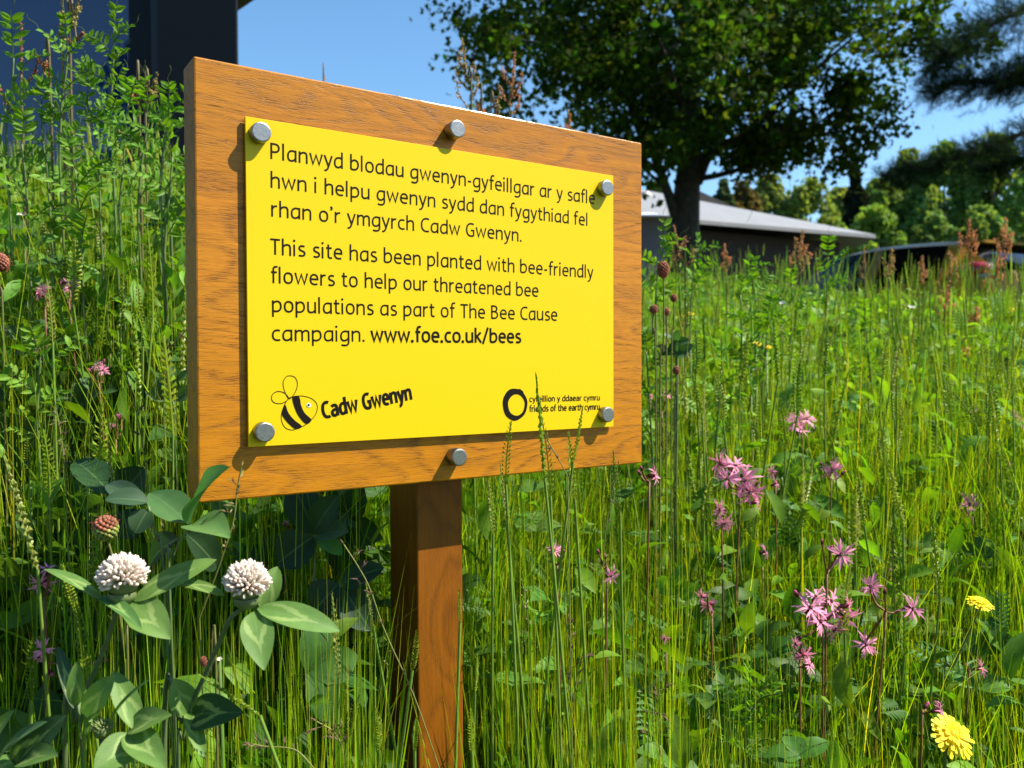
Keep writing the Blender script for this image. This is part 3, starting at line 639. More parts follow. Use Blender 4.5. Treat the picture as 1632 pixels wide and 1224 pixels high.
# --- the maple behind the sign
DM = 11.0
def maple():
    bx = P(1092, 380, DM).x; base = Vector((bx, DM, .5)); root = empty('maple_tree', (bx, DM, .66), label='large dark leafy tree with a forked trunk standing behind the sign', cat='tree')
    inv = Matrix.Translation(-root.location)
    mb = MB(); tips = []
    k = mpp(DM)
    pt = lambda x, y, dy=0: P(x, y, DM+dy)
    tr = [base, pt(1090, 420), pt(1092, 360), pt(1095, 300), pt(1100, 240), pt(1103, 170, .1), pt(1098, 90, .2), pt(1092, 10, .1), pt(1085, -90), pt(1090, -250), pt(1085, -420)]
    mb.tube(spline(tr, 4), [max(.03, .27*(1-i/40)**.8*(1 if i < 4 else .82)) for i in range(41)], 12, cap=False)
    main = [([(1085, 372), (1072, 330), (1058, 290), (1040, 240), (1010, 180), (985, 110)], .085, -.2), ([(1062, 285), (1035, 262), (1008, 240), (960, 190), (905, 150)], .045, -.6),
            ([(1108, 290), (1125, 250), (1150, 215), (1190, 165), (1235, 110), (1270, 40)], .10, .3), ([(1112, 285), (1150, 278), (1200, 262), (1250, 238), (1290, 205), (1330, 180)], .042, -.5),
            ([(1112, 268), (1150, 235), (1215, 190), (1290, 120), (1360, 60)], .06, -.8), ([(1095, 240), (1050, 170), (1000, 90), (940, 40), (860, 10)], .075, .5),
            ([(1100, 200), (1060, 130), (980, 60), (890, 70), (800, 60)], .05, -1.0), ([(1100, 150), (1160, 70), (1230, -20), (1330, -60)], .08, .9), ([(1098, 120), (1020, 20), (940, -60), (830, -60)], .07, -.4),
            ([(1095, 80), (1150, -30), (1220, -150), (1280, -230)], .07, -.9), ([(1092, 40), (1020, -80), (930, -170), (870, -250)], .07, .8), ([(1100, 230), (1080, 150), (1050, 60)], .05, -1.6), ([(1100, 230), (1140, 130), (1170, 40)], .05, -1.7), ([(1100, 230), (1110, 130), (1120, 40)], .05, 1.9)]
    for pl, r, dy in main:
        n = len(pl); w = [pt(x, y, dy*(i/(n-1))*1.6) for i, (x, y) in enumerate(pl)]; s_ = spline(w, 4); m = len(s_)
        mb.tube(s_, [r*(1-.75*i/(m-1)) for i in range(m)], 7, cap=False)
        for i in range(int(m*.35), m, 2):
            d = (s_[min(i+1, m-1)]-s_[i-1]).normalized(); limb(mb, s_[i], (d*.6+rv(.6)), r*(1-.75*i/m)*.5, random.uniform(.5, .9), 1, tips, .6, .05)
    # clump centres inside an uneven crown
    cen = []
    C = Vector((P(1092, 0, DM).x, DM, CZ+5.6)); rx, ry, rzd, rzu = 2.75, 2.6, 3.15, 3.6
    tries = 0
    lobes = [rv() .normalized() for _ in range(14)]
    while len(cen) < 385 and tries < 20000:
        tries += 1; q = rv().normalized(); s_ = random.random()**.42
        bump = 1+.13*max(q.dot(l)**9*3-.4 for l in lobes)
        p_ = 2.6; nrm = (abs(q.x)**p_+abs(q.y)**p_+abs(q.z)**p_)**(1/p_); q = q/nrm*s_*bump
        c = Vector((C.x+q.x*rx, C.y+q.y*ry, C.z+q.z*(rzd if q.z < 0 else rzu)))
        # the crown's underside lifts towards the right, and opens round the fork
        px = 816+FPX*c.x/c.y; py = 584-FPX*(c.z-CZ)/c.y
        low = np.interp(px, [700, 760, 800, 860, 920, 1000, 1060, 1150, 1230, 1300, 1380, 1430], [-20, 50, 170, 190, 195, 225, 175, 185, 165, 140, 125, 80])
        if py > low-8: continue
        if px < np.interp(py, [-400, 0, 60, 130, 215], [740, 715, 765, 800, 790])+18: continue
        if px > 1395+random.uniform(-25, 20) and py > -60: continue
        cen.append(c)
    cen += [t for t, dep in tips if (584-FPX*(t.z-CZ)/t.y) < 270 and random.random() < .6]
    # outlying sprays that the outline shows
    for x, y in ((712, 15), (735, 30), (760, 40), (1240, 225), (1262, 232), (1275, 245), (1225, 250), (1385, 160), (1408, 168), (1425, 165), (1430, 120), (1415, 90), (1395, 40), (1400, 5), (800, 175), (830, 190), (1015, 270), (1030, 285), (1200, 275), (1330, 30), (1350, 185)):
        cen.append(pt(x, y, random.uniform(-.6, .6)))
    for t in range(12):                                   # the long twig to the right
        x = 1432+t*7.5; y = 62-t*4.8+math.sin(t)*5; cen.append(('t', pt(x, y, -.3)))
    mb.tube([pt(1380, 100, -.2), pt(1432, 68, -.3), pt(1475, 40, -.3), pt(1520, 12, -.3)], [.015, .01, .006, .003], 4)
    tk = mb.build('trunk', M['bark'], root); tk.matrix_parent_inverse = inv
    pos = []; 
    for c in cen:
        if isinstance(c, tuple): n = 7; r = .045; c = c[1]
        else: n = 66; r = random.uniform(.13, .27)
        q = rng.normal(size=(n, 3)); q[:, 2] *= .7; pos.append(np.array(c)+q*r*.75)
    pos = np.concatenate(pos); n = len(pos)
    V, Q, Cc = scatter(LEAF5-[0, .4, 0], LEAF5F, pos, rand_rot(n), rng.uniform(.055, .105, n), cols(n, (.038, .074, .008), .4, .25))
    cr = link('crown', np_mesh('crown', V, Q, M['tree'], Cc), root); cr.matrix_parent_inverse = inv
    print('maple leaves', n)
maple()
# --- the pine at the right edge
def pine():
    D = 7.2; bx = P(1840, 400, D).x; root = empty('pine_tree', (bx, D, gz(bx, D)), label='dark pine whose drooping boughs reach in from the right edge', cat='tree')
    inv = Matrix.Translation(-root.location); pt = lambda x, y, dy=0: P(x, y, D+dy)
    mb = MB(); mb.tube(spline([Vector((bx, D, gz(bx, D)-.3)), Vector((bx+.05, D, 2)), Vector((bx-.02, D, 5)), Vector((bx, D, 9))], 5), [.22-.012*i for i in range(16)], 10)
    o = mb.build('trunk', M['bark'], root); o.matrix_parent_inverse = inv
    NE = np.array([(-.018, 0, 0), (.018, 0, 0), (0, 1, .12)]); NF = np.array([(0, 1, 2)])
    bs = [([(1840, -140), (1740, -50), (1640, 10), (1575, 42), (1525, 72), (1492, 98)], 40, 800), ([(1840, -90), (1740, 20), (1650, 100), (1590, 128), (1540, 128), (1480, 142)], 30, 700), ([(1840, 60), (1740, 110), (1660, 120), (1600, 130)], 36, 450),
          ([(1840, 110), (1740, 170), (1650, 205), (1560, 238), (1480, 262), (1415, 282)], 24, 750), ([(1840, 130), (1730, 215), (1640, 250), (1560, 272)], 26, 360), ([(1840, -300), (1740, -190), (1640, -120), (1520, -70)], 45, 700), ([(1840, 210), (1740, 330), (1680, 390)], 34, 200)]
    for k, (pl, th, nt_) in enumerate(bs):
        dy = (-.3, .2, .5, -.1, .4, .1, 0)[k]
        s_ = spline([pt(x, y, dy*i/5) for i, (x, y) in enumerate(pl)], 8); m = len(s_)
        b = MB(); b.tube(s_, [.035*(1-.8*i/(m-1)) for i in range(m)], 5); pos = []; dirs = []
        for t in range(nt_):
            i = min(m-1, int(m*(.12+.88*random.random()**.8))); w = th*mpp(D)*(1.15-.55*i/m)
            off = Vector((random.gauss(0, .5), random.gauss(0, 1.1), random.gauss(-.15, .55)))*w
            c = s_[i]+off
            if t % 5 == 0: b.tube([s_[max(0, i-2)], s_[i]+off*.5+Vector((0, 0, .01)), c], [.006, .004, .002], 3, cap=False)
            ax = (off.normalized()+Vector((-.5, 0, .25))+rv(.3)).normalized()
            for q in range(34):
                pos.append(c+ax*random.uniform(-.05, .06)); dirs.append((ax*.7+rv(.55)).normalized())
        n = len(pos); dr = np.array(dirs); a = np.cross(dr, rng.normal(size=(n, 3))); a /= np.linalg.norm(a, axis=1)[:, None]; c3 = np.cross(a, dr)
        rot = np.stack([a, dr, c3], 2)
        V, Q, Cc = scatter(NE, NF, np.array(pos), rot, rng.uniform(.05, .085, n), cols(n, (.016, .034, .020), .3, .15))
        o = b.build('bough', M['bark'], root); o.matrix_parent_inverse = inv
        nd = link('needles', np_mesh('needles', V, Q, M['tree'], Cc), o); tag(nd, kind='stuff')
pine()
# --- the wood beyond the car park
QUAD = np.array([(-.5, -.5, 0), (.5, -.4, .1), (.45, .5, 0), (-.4, .45, -.1)]); QF = np.array([(0, 1, 2, 3)])
def far_tree(name, px, py, hw, D, col, label, group=None, kind='round', n=3600, base_py=470):
    top = P(px, py, D); x = top.x; h = top.z-.5; root = empty(name, (x, D, .6), label=label, cat='tree', group=group); inv = Matrix.Translation(-root.location)
    w = hw*mpp(D); mb = MB(); mb.tube([(x, D, .3), (x+.1, D, .5+h*.35), (x, D, .5+h*.8)], [w*.08+.08, w*.05+.05, .04], 7); 
    lobes = []
    if kind == 'cone':
        t = rng.random(n)**.75; a = rng.random(n)*6.283; rr = w*(t**.9)*(.72+.28*np.sin(t*38))*rng.random(n)**.35
        pos = np.stack([x+rr*np.cos(a), D+rr*np.sin(a), top.z-t*h*.80], 1)
    else:
        nl = 46
        for k in range(nl):
            q = rv().normalized(); q = Vector((q.x, q.y, abs(q.z)*1.0 if random.random() < .7 else q.z)); lobes.append((q.x*w*.85, q.y*w*.7, q.z*h*.37, random.uniform(.13, .30)))
        lobes.append((0, 0, h*.36, .34)); L_ = np.array(lobes); idx = rng.integers(0, len(L_), n)
        u = rng.normal(size=(n, 3)); u /= np.linalg.norm(u, axis=1)[:, None]; u *= (rng.random((n, 1))**.3)*L_[idx, 3:4]*np.array([w*1.05, w, h*.34])
        cz_ = .5+h*.56; pos = np.stack([x+L_[idx, 0], np.full(n, D)+L_[idx, 1], cz_+L_[idx, 2]], 1)+u
        pos[:, 2] = np.minimum(pos[:, 2], top.z); 
        for l in L_[:10]: mb.tube([(x, D, .5+h*.3), (x+l[0]*.6, D+l[1]*.6, cz_+l[2]*.7)], [w*.03+.03, .02], 4, cap=False)
    o = mb.build('trunk', M['bark'], root); o.matrix_parent_inverse = inv
    m = len(pos); V, Q, Cc = scatter(QUAD, QF, pos, rand_rot(m), rng.uniform(.5, 1.0, m)*(.0062*D if kind != 'cone' else .0095*D), cols(m, tuple(c_*2.1 for c_ in col) if kind != 'cone' else col, .25, .12))
    o = link('crown', np_mesh('crown', V, Q, M['far'], Cc), root); o.matrix_parent_inverse = inv
gB = 'wood beyond the car park'
for a in [
 ('oak_tree', 1186, 291, 42, 40, (.055, .045, .018), 'small bronze leaved round tree right of the brown gable roof', gB),
 ('willow_tree', 1228, 281, 44, 48, (.085, .11, .03), 'olive green tree rising over the grey roof, right of the bronze one', gB),
 ('ash_tree', 1292, 284, 48, 47, (.095, .13, .03), 'pale green tree left of the dark conifer', gB),
 ('ash_tree', 1340, 300, 38, 52, (.085, .11, .028), 'pale tree partly hidden behind the dark conifer', gB),
 ('lime_tree', 1402, 286, 48, 46, (.075, .12, .028), 'green tree just right of the dark conifer', gB),
 ('poplar_tree', 1448, 240, 58, 52, (.08, .115, .03), 'taller green tree with pointed tops right of the conifer', gB),
 ('lime_tree', 1505, 228, 66, 44, (.055, .10, .025), 'tall broad green tree under the lowest pine bough', gB),
 ('beech_tree', 1585, 215, 66, 42, (.06, .10, .024), 'tallest broad green tree of the wood near the right edge', gB),
 ('beech_tree', 1655, 260, 70, 38, (.07, .12, .025), 'green tree cut by the right edge of the picture', gB),
 ('bramble_thicket', 1398, 328, 52, 27, (.075, .13, .025), 'bright green rounded bush between the low roof and the yellow car', gB),
 ('lime_tree', 1330, 348, 36, 36, (.08, .12, .025), 'low green bush at the far end of the grey roof', gB),
 ('thorn_tree', 1650, 372, 60, 26, (.035, .06, .018), 'dark low tree behind the car at the right edge', gB),
 ('beech_tree', 1560, 330, 52, 30, (.075, .12, .03), 'mid green tree behind the roof of the yellow car', gB),
 ('beech_tree', 1490, 338, 42, 31, (.06, .105, .025), 'smaller green tree above the left half of the yellow car', gB),
 ('yew_tree', 1040, 290, 40, 34, (.02, .035, .014), 'dark evergreen seen left of the maple trunk', gB),
 ('yew_tree', 1152, 288, 26, 38, (.018, .03, .014), 'dark narrow evergreen right of the maple trunk', gB),
 ('beech_tree', 1750, 240, 80, 44, (.06, .10, .024), 'green tree just beyond the right edge', gB),
 ('beech_tree', 930, 300, 80, 44, (.06, .10, .024), 'green tree hidden behind the sign board', gB)]:
    far_tree(*a, n=6500)
far_tree('spruce_tree', 1364, 262, 66, 42, (.014, .024, .014), 'dark pointed conifer standing out of the pale green wood', gB, 'cone', 3600)
# a tree behind the camera, seen mirrored in the dark glass; the others are added to block light
def add_offscreen_tree(x, y, lab, s=1.0, n=9000):
    root = empty('offscreen_tree', (x, y, 0), label=lab, cat='tree')
    inv = Matrix.Translation(-root.location); mb = MB(); mb.tube([(x, y, -.3), (x, y, 3), (x+.2, y, 7)], [.22, .17, .05], 8)
    o = mb.build('trunk', M['bark'], root); o.matrix_parent_inverse = inv
    u = rng.normal(size=(n, 3)); u /= np.linalg.norm(u, axis=1)[:, None]; k = rng.integers(0, 22, n); L_ = rng.normal(size=(22, 3))*np.array([.8, .9, 2.0])*s
    pos = L_[k]+u*rng.random((n, 1))**.4*.85*s+np.array([x, y, 4.6*s+1.0])
    V, Q, Cc = scatter(LEAF5, LEAF5F, pos, rand_rot(n), rng.uniform(.14, .24, n)*s**1.3, cols(n, (.03, .055, .012)))
    o = link('crown', np_mesh('crown', V, Q, M['tree'], Cc), root); o.matrix_parent_inverse = inv
add_offscreen_tree(-9.8, -10.5, 'tree standing behind the photographer and mirrored in the dark glass')
add_offscreen_tree(-5.5, -12.5, 'broad tree added behind the photographer to block sky light, right of the mirrored one', 1.5)  # added out of view to cut low sky fill on the sign's shaded side
add_offscreen_tree(10.4, 9.2, 'unseen tree added beyond the right edge of the picture to shade the yellow car', 1.1)  # added out of view so the car's rear falls in shade
add_offscreen_tree(1.5, -13.5, 'tree added straight behind the photographer to block sky light', 1.5)  # another unseen sky blocker, added behind the camera
add_offscreen_tree(-16.5, -1.0, 'tree added far to the left of the photographer to block sky light', 1.5)  # added at the left, out of view, against sky fill
# ------------------------------------------------------------------ meadow: blades and stalks (stuff)
sn = Vector((math.sin(YAW), -math.cos(YAW)))                       # sign's front normal on plan
su = Vector((math.cos(YAW), math.sin(YAW)))
def sign_uv(x, y): dx = x-SO.x; dy = y-SO.y; return dx*su.x+dy*su.y, dx*sn.x+dy*sn.y     # along the board, out in front of it
def tops_limit(x, y, z0, h):
    """highest the tip may be (world z) where the sign stands in the way or must stay in view"""
    u, v = sign_uv(x, y); px = 816+FPX*x/y
    lim = np.full(np.shape(x), 9.0)
    lim = np.minimum(lim, guard_limit(x, y))
    near = (v > -.06) & (px > 285) & (px < 1035)
    lim = np.where(near, np.minimum(lim, bz0-.035), lim)
    lim = np.where(near & (v > .03), np.minimum(lim, CZ-(790-584)/FPX*y), lim)
    return lim
GUARD = [(195, 925, 62, .46), (215, 985, 65, .45), (120, 935, 50, .45), (300, 925, 50, .46), (393, 932, 55, .46), (425, 1010, 60, .45), (490, 990, 55, .45), (200, 1130, 85, .43), (340, 1140, 60, .46), (60, 1180, 60, .43), (320, 800, 60, .49), (210, 790, 55, .49), (168, 842, 26, .52),
 (1318, 968, 62, .69), (1341, 883, 32, .69), (1388, 934, 28, .68), (1455, 970, 30, .68), (1381, 1027, 30, .68), (1280, 1045, 34, .67), (1178, 765, 48, .83), (1150, 822, 32, .81), (1562, 960, 28, .73), (1519, 1172, 46, .57), (1327, 748, 26, .96), (1546, 803, 28, 1.02), (1564, 1065, 24, .71), (1498, 1132, 24, .65), (1128, 962, 28, .75), (1044, 757, 24, .71), (884, 877, 20, .71), (975, 918, 22, .69), (1275, 675, 30, 1.17), (1057, 430, 14, .86), (112, 457, 24, .83), (66, 462, 22, .81), (157, 585, 22, .79), (68, 1035, 24, .57), (66, 930, 26, .59)]
def guard_limit(x, y):
    px = 816+FPX*x/y; lim = np.full(np.shape(x), 9.0)
    for gx, gy, gr, gd in GUARD:
        hit = (np.abs(px-gx) < gr+14) & (y < gd+.01)
        lim = np.where(hit, np.minimum(lim, CZ-(gy+gr-584)/FPX*y), lim)
    return lim
def clear_post(x, y):
    u, v = sign_uv(x, y); px = 816+FPX*x/y
    return ((px > 596) & (px < 752) & (v > -.10)) | ((np.abs(u-(pu0+pu1)/2) < .05) & (np.abs(v) < .12))
def sample(n, d0, d1, p=1.0, tmin=-.72, tmax=.74):
    if n > 50 and tmax == .74 and d1 < 2.6: n2 = 1.45 if d1 < 1.4 else 1.05; n = int(n); tmax = n2
    d = (d0**p+(d1**p-d0**p)*rng.random(n))**(1/p); t = rng.uniform(tmin, tmax, n); return t*d, d
def blades(x, y, h, w, lean, col, seg=5, curve=1.0, tipc=None, keep=None):
    n = len(x); z = ground(x, y)-.01; az = rng.uniform(0, 6.283, n)
    la = rng.uniform(0, 6.283, n); k = np.linspace(0, 1, seg+1)
    lx = np.cos(la)*lean*h; ly = np.sin(la)*lean*h
    cx = x[:, None]+lx[:, None]*k**(1+curve); cy = y[:, None]+ly[:, None]*k**(1+curve); cz = z[:, None]+h[:, None]*(k-.0*k)*(1-.35*np.abs(lean)[:, None]*k)
    ww = (w/2)[:, None]*np.clip(1.0-k**3.0, .04, 1); tw = az[:, None]+k*rng.normal(0, .8, n)[:, None]
    dx = np.cos(tw)*ww; dy = np.sin(tw)*ww
    V = np.stack([np.stack([cx-dx, cy-dy, cz], 2), np.stack([cx+dx, cy+dy, cz], 2)], 2)      # n, seg+1, 2, 3
    base = (np.arange(n)*(seg+1)*2)[:, None]+(np.arange(seg)*2)[None]
    Q = np.stack([base, base+1, base+3, base+2], 2).reshape(-1, 4)
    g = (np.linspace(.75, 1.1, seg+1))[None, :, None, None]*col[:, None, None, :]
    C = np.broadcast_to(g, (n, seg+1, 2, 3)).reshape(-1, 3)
    return V.reshape(-1, 3), Q, C
def join(parts):
    Vs = []; Qs = []; Cs = []; b = 0
    for V, Q, C in parts: Vs.append(V); Qs.append(Q+b); Cs.append(C); b += len(V)
    return np.concatenate(Vs), np.concatenate(Qs), np.concatenate(Cs)
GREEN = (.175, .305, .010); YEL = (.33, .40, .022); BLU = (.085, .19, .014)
def batch(n, d0, d1, h0, h1, w0, w1, lean, base, p=1.2, seg=5, curve=1.0, var=.28):
    x, y = sample(n, d0, d1, p); h = rng.uniform(h0, h1, n)*(1+.10*np.sin(x*5+y*4)); ok = ~clear_post(x, y); x, y, h = x[ok], y[ok], h[ok]
    z = ground(x, y); lim = tops_limit(x, y, z, h); h = np.minimum(h, lim-z-rng.random(len(x))*.05); ok = h > .08; x, y, h = x[ok], y[ok], h[ok]; n = len(x)
    ln = np.abs(rng.normal(0, lean, n)); u, v = sign_uv(x, y); ln = np.where((np.abs(v) < .12) & (u > -.1) & (u < .45), ln*.25, ln)
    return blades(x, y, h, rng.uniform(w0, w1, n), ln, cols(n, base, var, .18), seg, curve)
parts = [
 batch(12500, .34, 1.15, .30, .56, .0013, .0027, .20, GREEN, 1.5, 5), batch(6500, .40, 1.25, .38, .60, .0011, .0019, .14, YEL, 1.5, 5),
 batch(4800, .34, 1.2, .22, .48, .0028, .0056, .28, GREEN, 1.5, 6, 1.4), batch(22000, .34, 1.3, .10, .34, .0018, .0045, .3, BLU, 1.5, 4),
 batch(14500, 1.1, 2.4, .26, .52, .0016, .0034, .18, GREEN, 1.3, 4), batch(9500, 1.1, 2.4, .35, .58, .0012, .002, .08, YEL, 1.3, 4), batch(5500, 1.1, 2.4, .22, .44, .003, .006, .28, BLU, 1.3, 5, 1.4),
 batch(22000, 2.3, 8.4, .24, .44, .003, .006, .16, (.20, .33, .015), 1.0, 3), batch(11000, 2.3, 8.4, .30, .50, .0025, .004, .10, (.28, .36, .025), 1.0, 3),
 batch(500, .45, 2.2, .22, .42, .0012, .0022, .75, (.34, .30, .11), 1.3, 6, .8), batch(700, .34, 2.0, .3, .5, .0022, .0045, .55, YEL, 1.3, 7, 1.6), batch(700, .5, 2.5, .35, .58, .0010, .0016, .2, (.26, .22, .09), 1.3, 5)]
parts = [(V, Q, C) for V, Q, C in parts]
V, Q, C = join(parts); print('blades', len(Q))
tag(link('meadow_grass', np_mesh('meadow_grass', V, Q, M['grass'], C), None), label='tall green meadow grass covering the whole bank', kind='stuff', cat='grass')
# ---- broad leaved undergrowth between the stalks (stuff)
def leaf_t(n=4, w=.5):
    vs = []
    for i in range(n+1):
        t = i/n; ww = w*.5*max(.03, math.sin(math.pi*t**.85)**.8); z = .22*4*t*(1-t)*.5; vs += [(-ww, t, z+ww*.3), (0, t, z), (ww, t, z+ww*.3)]
    fs = []
    for i in range(n): a = i*3; fs += [(a, a+1, a+4, a+3), (a+1, a+2, a+5, a+4)]
    return np.array(vs), np.array(fs)
def tri_leaf():
    T, F = leaf_t(4, .62); out = []; fo = []
    for k, a in enumerate((-1.25, 0, 1.25)):
        c, s_ = math.cos(a), math.sin(a); q = T.copy(); q = np.stack([q[:, 0]*c-q[:, 1]*s_, q[:, 0]*s_+q[:, 1]*c, q[:, 2]], 1); out.append(q); fo.append(F+k*len(T))
    return np.concatenate(out), np.concatenate(fo)
def pinnate(m=8, w=.085, L=.27):
    T, F = leaf_t(3, w/L); out = []; fo = []; k = 0
    for i in range(m):
        y = .08+i*.92/m; sc_ = L*(1-.35*abs(i/m-.35))
        for s_ in (-1, 1):
            a = -s_*1.05; c, sn_ = math.cos(a), math.sin(a); q = T*sc_; q = np.stack([q[:, 0]*c-q[:, 1]*sn_, q[:, 0]*sn_+q[:, 1]*c+y, q[:, 2]+.10*y*y*-1], 1); out.append(q); fo.append(F+k*len(T)); k += 1
    vs = np.concatenate(out); fs = np.concatenate(fo)
    sp = np.array([(-.012, 0, 0), (.012, 0, 0), (.006, 1, -.1), (-.006, 1, -.1)]); return np.concatenate([vs, sp]), np.concatenate([fs, np.array([[0, 1, 2, 3]])+len(vs)])
def up_rot(n, tilt):
    """random heading, leaf plane tilted by about `tilt`"""
    a = rng.uniform(0, 6.283, n); b = rng.normal(.35, tilt, n); c = rng.normal(0, tilt, n); Z = np.zeros(n); O = np.ones(n)
    Rz = np.stack([np.cos(a), -np.sin(a), Z, np.sin(a), np.cos(a), Z, Z, Z, O], 1).reshape(n, 3, 3)
    Rx = np.stack([O, Z, Z, Z, np.cos(b), -np.sin(b), Z, np.sin(b), np.cos(b)], 1).reshape(n, 3, 3)
    Ry = np.stack([np.cos(c), Z, np.sin(c), Z, O, Z, -np.sin(c), Z, np.cos(c)], 1).reshape(n, 3, 3)
    return Rz @ Rx @ Ry
def under(tmpl, n, d0, d1, hz0, hz1, s0, s1, base, tilt=.5, tmin=-.72, tmax=.74, p=1.3, clump=0):
    T, F = tmpl; 
    if clump:
        cx, cy = sample(max(3, n//clump), d0, d1, p, tmin, tmax); k = rng.integers(0, len(cx), n); r_ = .09*np.sqrt(cy[k]); x = cx[k]+rng.normal(0, 1, n)*r_; y = np.maximum(cy[k]+rng.normal(0, 1, n)*r_, .45)
    else: x, y = sample(n, d0, d1, p, tmin, tmax)
    ok = ~clear_post(x, y); x, y = x[ok], y[ok]; n = len(x); h = rng.uniform(hz0, hz1, n); z = ground(x, y)
    sz = rng.uniform(s0, s1, n); u, v = sign_uv(x, y); inboard = (np.abs(v) < .13) & (u > -.12) & (u < .47)
    lim = tops_limit(x, y, z, h); z = np.minimum(z+h, lim-.04); ok = (~inboard) | (z < bz0-.06); x, y, z, sz = x[ok], y[ok], z[ok], sz[ok]; n = len(x)
    V, Q, C = scatter(T, F, np.stack([x, y, z], 1), up_rot(n, tilt), sz, cols(n, base, .22, .12)); return V, Q, C
TL, PN, LF = tri_leaf(), pinnate(), leaf_t(4, .4)
U = [under(TL, 520, .56, .95, .12, .44, .028, .046, (.050, .115, .022), .6, -.66, -.15, clump=7), under(TL, 260, .62, 1.0, .10, .36, .026, .04, (.055, .13, .022), .6, -.06, .5, clump=6), under(LF, 6000, 1.1, 3.6, .34, .50, .012, .034, (.18, .32, .04), .9), under(TL, 1500, 1.1, 3.0, .32, .48, .016, .028, (.13, .26, .05), .6, clump=10), under(TL, 1500, .5, 1.3, .10, .42, .018, .034, (.08, .18, .028), clump=9), under(PN, 420, .6, 1.5, .15, .42, .035, .06, (.06, .14, .025), .7, clump=8),
     under(LF, 5200, .45, 1.5, .05, .45, .015, .045, (.11, .22, .02), .8),
     under(TL, 2800, 1.2, 3.2, .15, .45, .015, .032, (.09, .18, .03), clump=12), under(PN, 2600, 1.2, 3.5, .25, .47, .045, .07, (.12, .25, .025), .7, clump=10),
     under(LF, 12000, 1.2, 4.5, .15, .47, .015, .045, (.14, .28, .03), .8), under(LF, 8000, 3.5, 8.3, .15, .42, .03, .07, (.14, .26, .03), .8), under(PN, 1500, 3.2, 7.0, .25, .42, .06, .10, (.08, .16, .03), .7, clump=10),
     under(LF, 3600, .8, 1.8, .25, .54, .015, .035, (.11, .23, .025), .8, -.72, -.36), under(PN, 420, .85, 1.7, .22, .44, .04, .06, (.10, .20, .025), .7, -.72, -.36, clump=8), under(TL, 420, .8, 1.7, .2, .5, .02, .035, (.055, .125, .03), .6, -.72, -.36, clump=8)]
V, Q, C = join(U); print('under', len(Q))
tag(link('meadow_undergrowth', np_mesh('meadow_undergrowth', V, Q, M['herb'], C), None), label='mixed clover and vetch leaves filling the meadow between the grass', cat='ground cover', kind='stuff')

# ------------------------------------------------------------------ single grass heads
def ear_mesh(L, w, col, n=28, seed=0, loose=.0):
    """dog's-tail head: two ranks of overlapping spikelets up a straight rachis, in local z from 0 to L"""
    r_ = random.Random(seed); mb = MB(); bend = r_.uniform(-.10, .10)*L
    X_ = lambda t: bend*t*t
    mb.tube([(X_(i/6), 0, L*i/6) for i in range(7)], w*.10, 4, col, False)
    for i in range(n):
        t = i/n; s_ = 1 if i % 2 else -1; ww = w*(.55+.45*math.sin(math.pi*min(1, t*1.02+.10)))*(1 if t < .75 else 1-(t-.75)*2.2)
        z = L*t; a = r_.uniform(-.35, .35); ln = L/n*3.0
        b = Vector((X_(t), 0, z)); out = Vector((s_*math.cos(a), math.sin(a), 0)); tip = b+out*ww*.55+Vector((0, 0, ln*(.75+loose)))
        mid = b+out*ww*.42+Vector((0, 0, ln*.32)); sd = Vector((-out.y, out.x, 0))*ww*.30; th = out*ww*.16; c = jit(col, .22)
        mb.add([b, mid+sd, mid+th*1.2+Vector((0, 0, ln*.1)), mid-sd, mid-th, tip], [(0, 1, 2), (0, 2, 3), (0, 3, 4), (0, 4, 1), (5, 2, 1), (5, 3, 2), (5, 4, 3), (5, 1, 4)], c)
    return mb.mesh('seed_head', M['grass'], smooth=False)
EARS = [ear_mesh(1.0, .085+.012*(k % 3), ((.23, .32, .02), (.28, .35, .035), (.18, .28, .018), (.34, .38, .10))[k % 4], 30, k) for k in range(8)]
STEM_N = 5
def stem_unit(seed):
    r_ = random.Random(seed); mb = MB(); q = (r_.uniform(-.02, .02), r_.uniform(-.02, .02))
    mb.tube([(q[0]*math.sin(math.pi*i/6)*1.2, q[1]*math.sin(math.pi*i/6), i/6) for i in range(7)], [1, 1, .95, .9, .85, .8, .7], 4, (.10, .17, .022), False)
    return mb
def stem_mesh(L, r, bow, col=(.13, .22, .025)):
    mb = MB(); mb.tube([(bow.x*math.sin(math.pi*i/7), bow.y*math.sin(math.pi*i/7), L*i/7) for i in range(8)], [r*(1.15-.4*i/7) for i in range(8)], 5, col, False); return mb.mesh('stem', M['stem'])
STEMS = [stem_mesh(1.0, .0030, Vector((random.uniform(-.03, .03), random.uniform(-.03, .03)))) for _ in range(6)]
def orient(d, twist=0.0): return d.to_track_quat('Z', 'Y') @ Quaternion((0, 0, 1), twist)
def grass_ear(tip, bot, label, group, width=None, foot=None, k=0, name='seeding_stalk'):
    """head from bot to tip; straight-ish stem from bot to the ground"""
    tip = Vector(tip); bot = Vector(bot); ax = tip-bot; L = ax.length
    if foot is None:
        f = bot-ax.normalized()*.25; foot = Vector((f.x+random.gauss(0, .012), f.y+random.gauss(0, .012), 0)); foot.z = gz(foot.x, foot.y)-.01
    root = empty(name, foot, label=label, cat='grass stalk', group=group)
    e = link('seed_head', EARS[k % 8], root); e.location = bot-foot; e.rotation_mode = 'QUATERNION'; e.rotation_quaternion = orient(ax.normalized(), random.uniform(-1, 1)); w = (width or .0052)/.062; e.scale = (w, w, L)
    s_ = link('stem', STEMS[k % 6], root); d = bot-foot; s_.rotation_mode = 'QUATERNION'; s_.rotation_quaternion = orient(d.normalized(), random.uniform(0, 6)); sr = min(.45, max(.25, d.length)); s_.scale = (sr, sr, d.length)
    return root
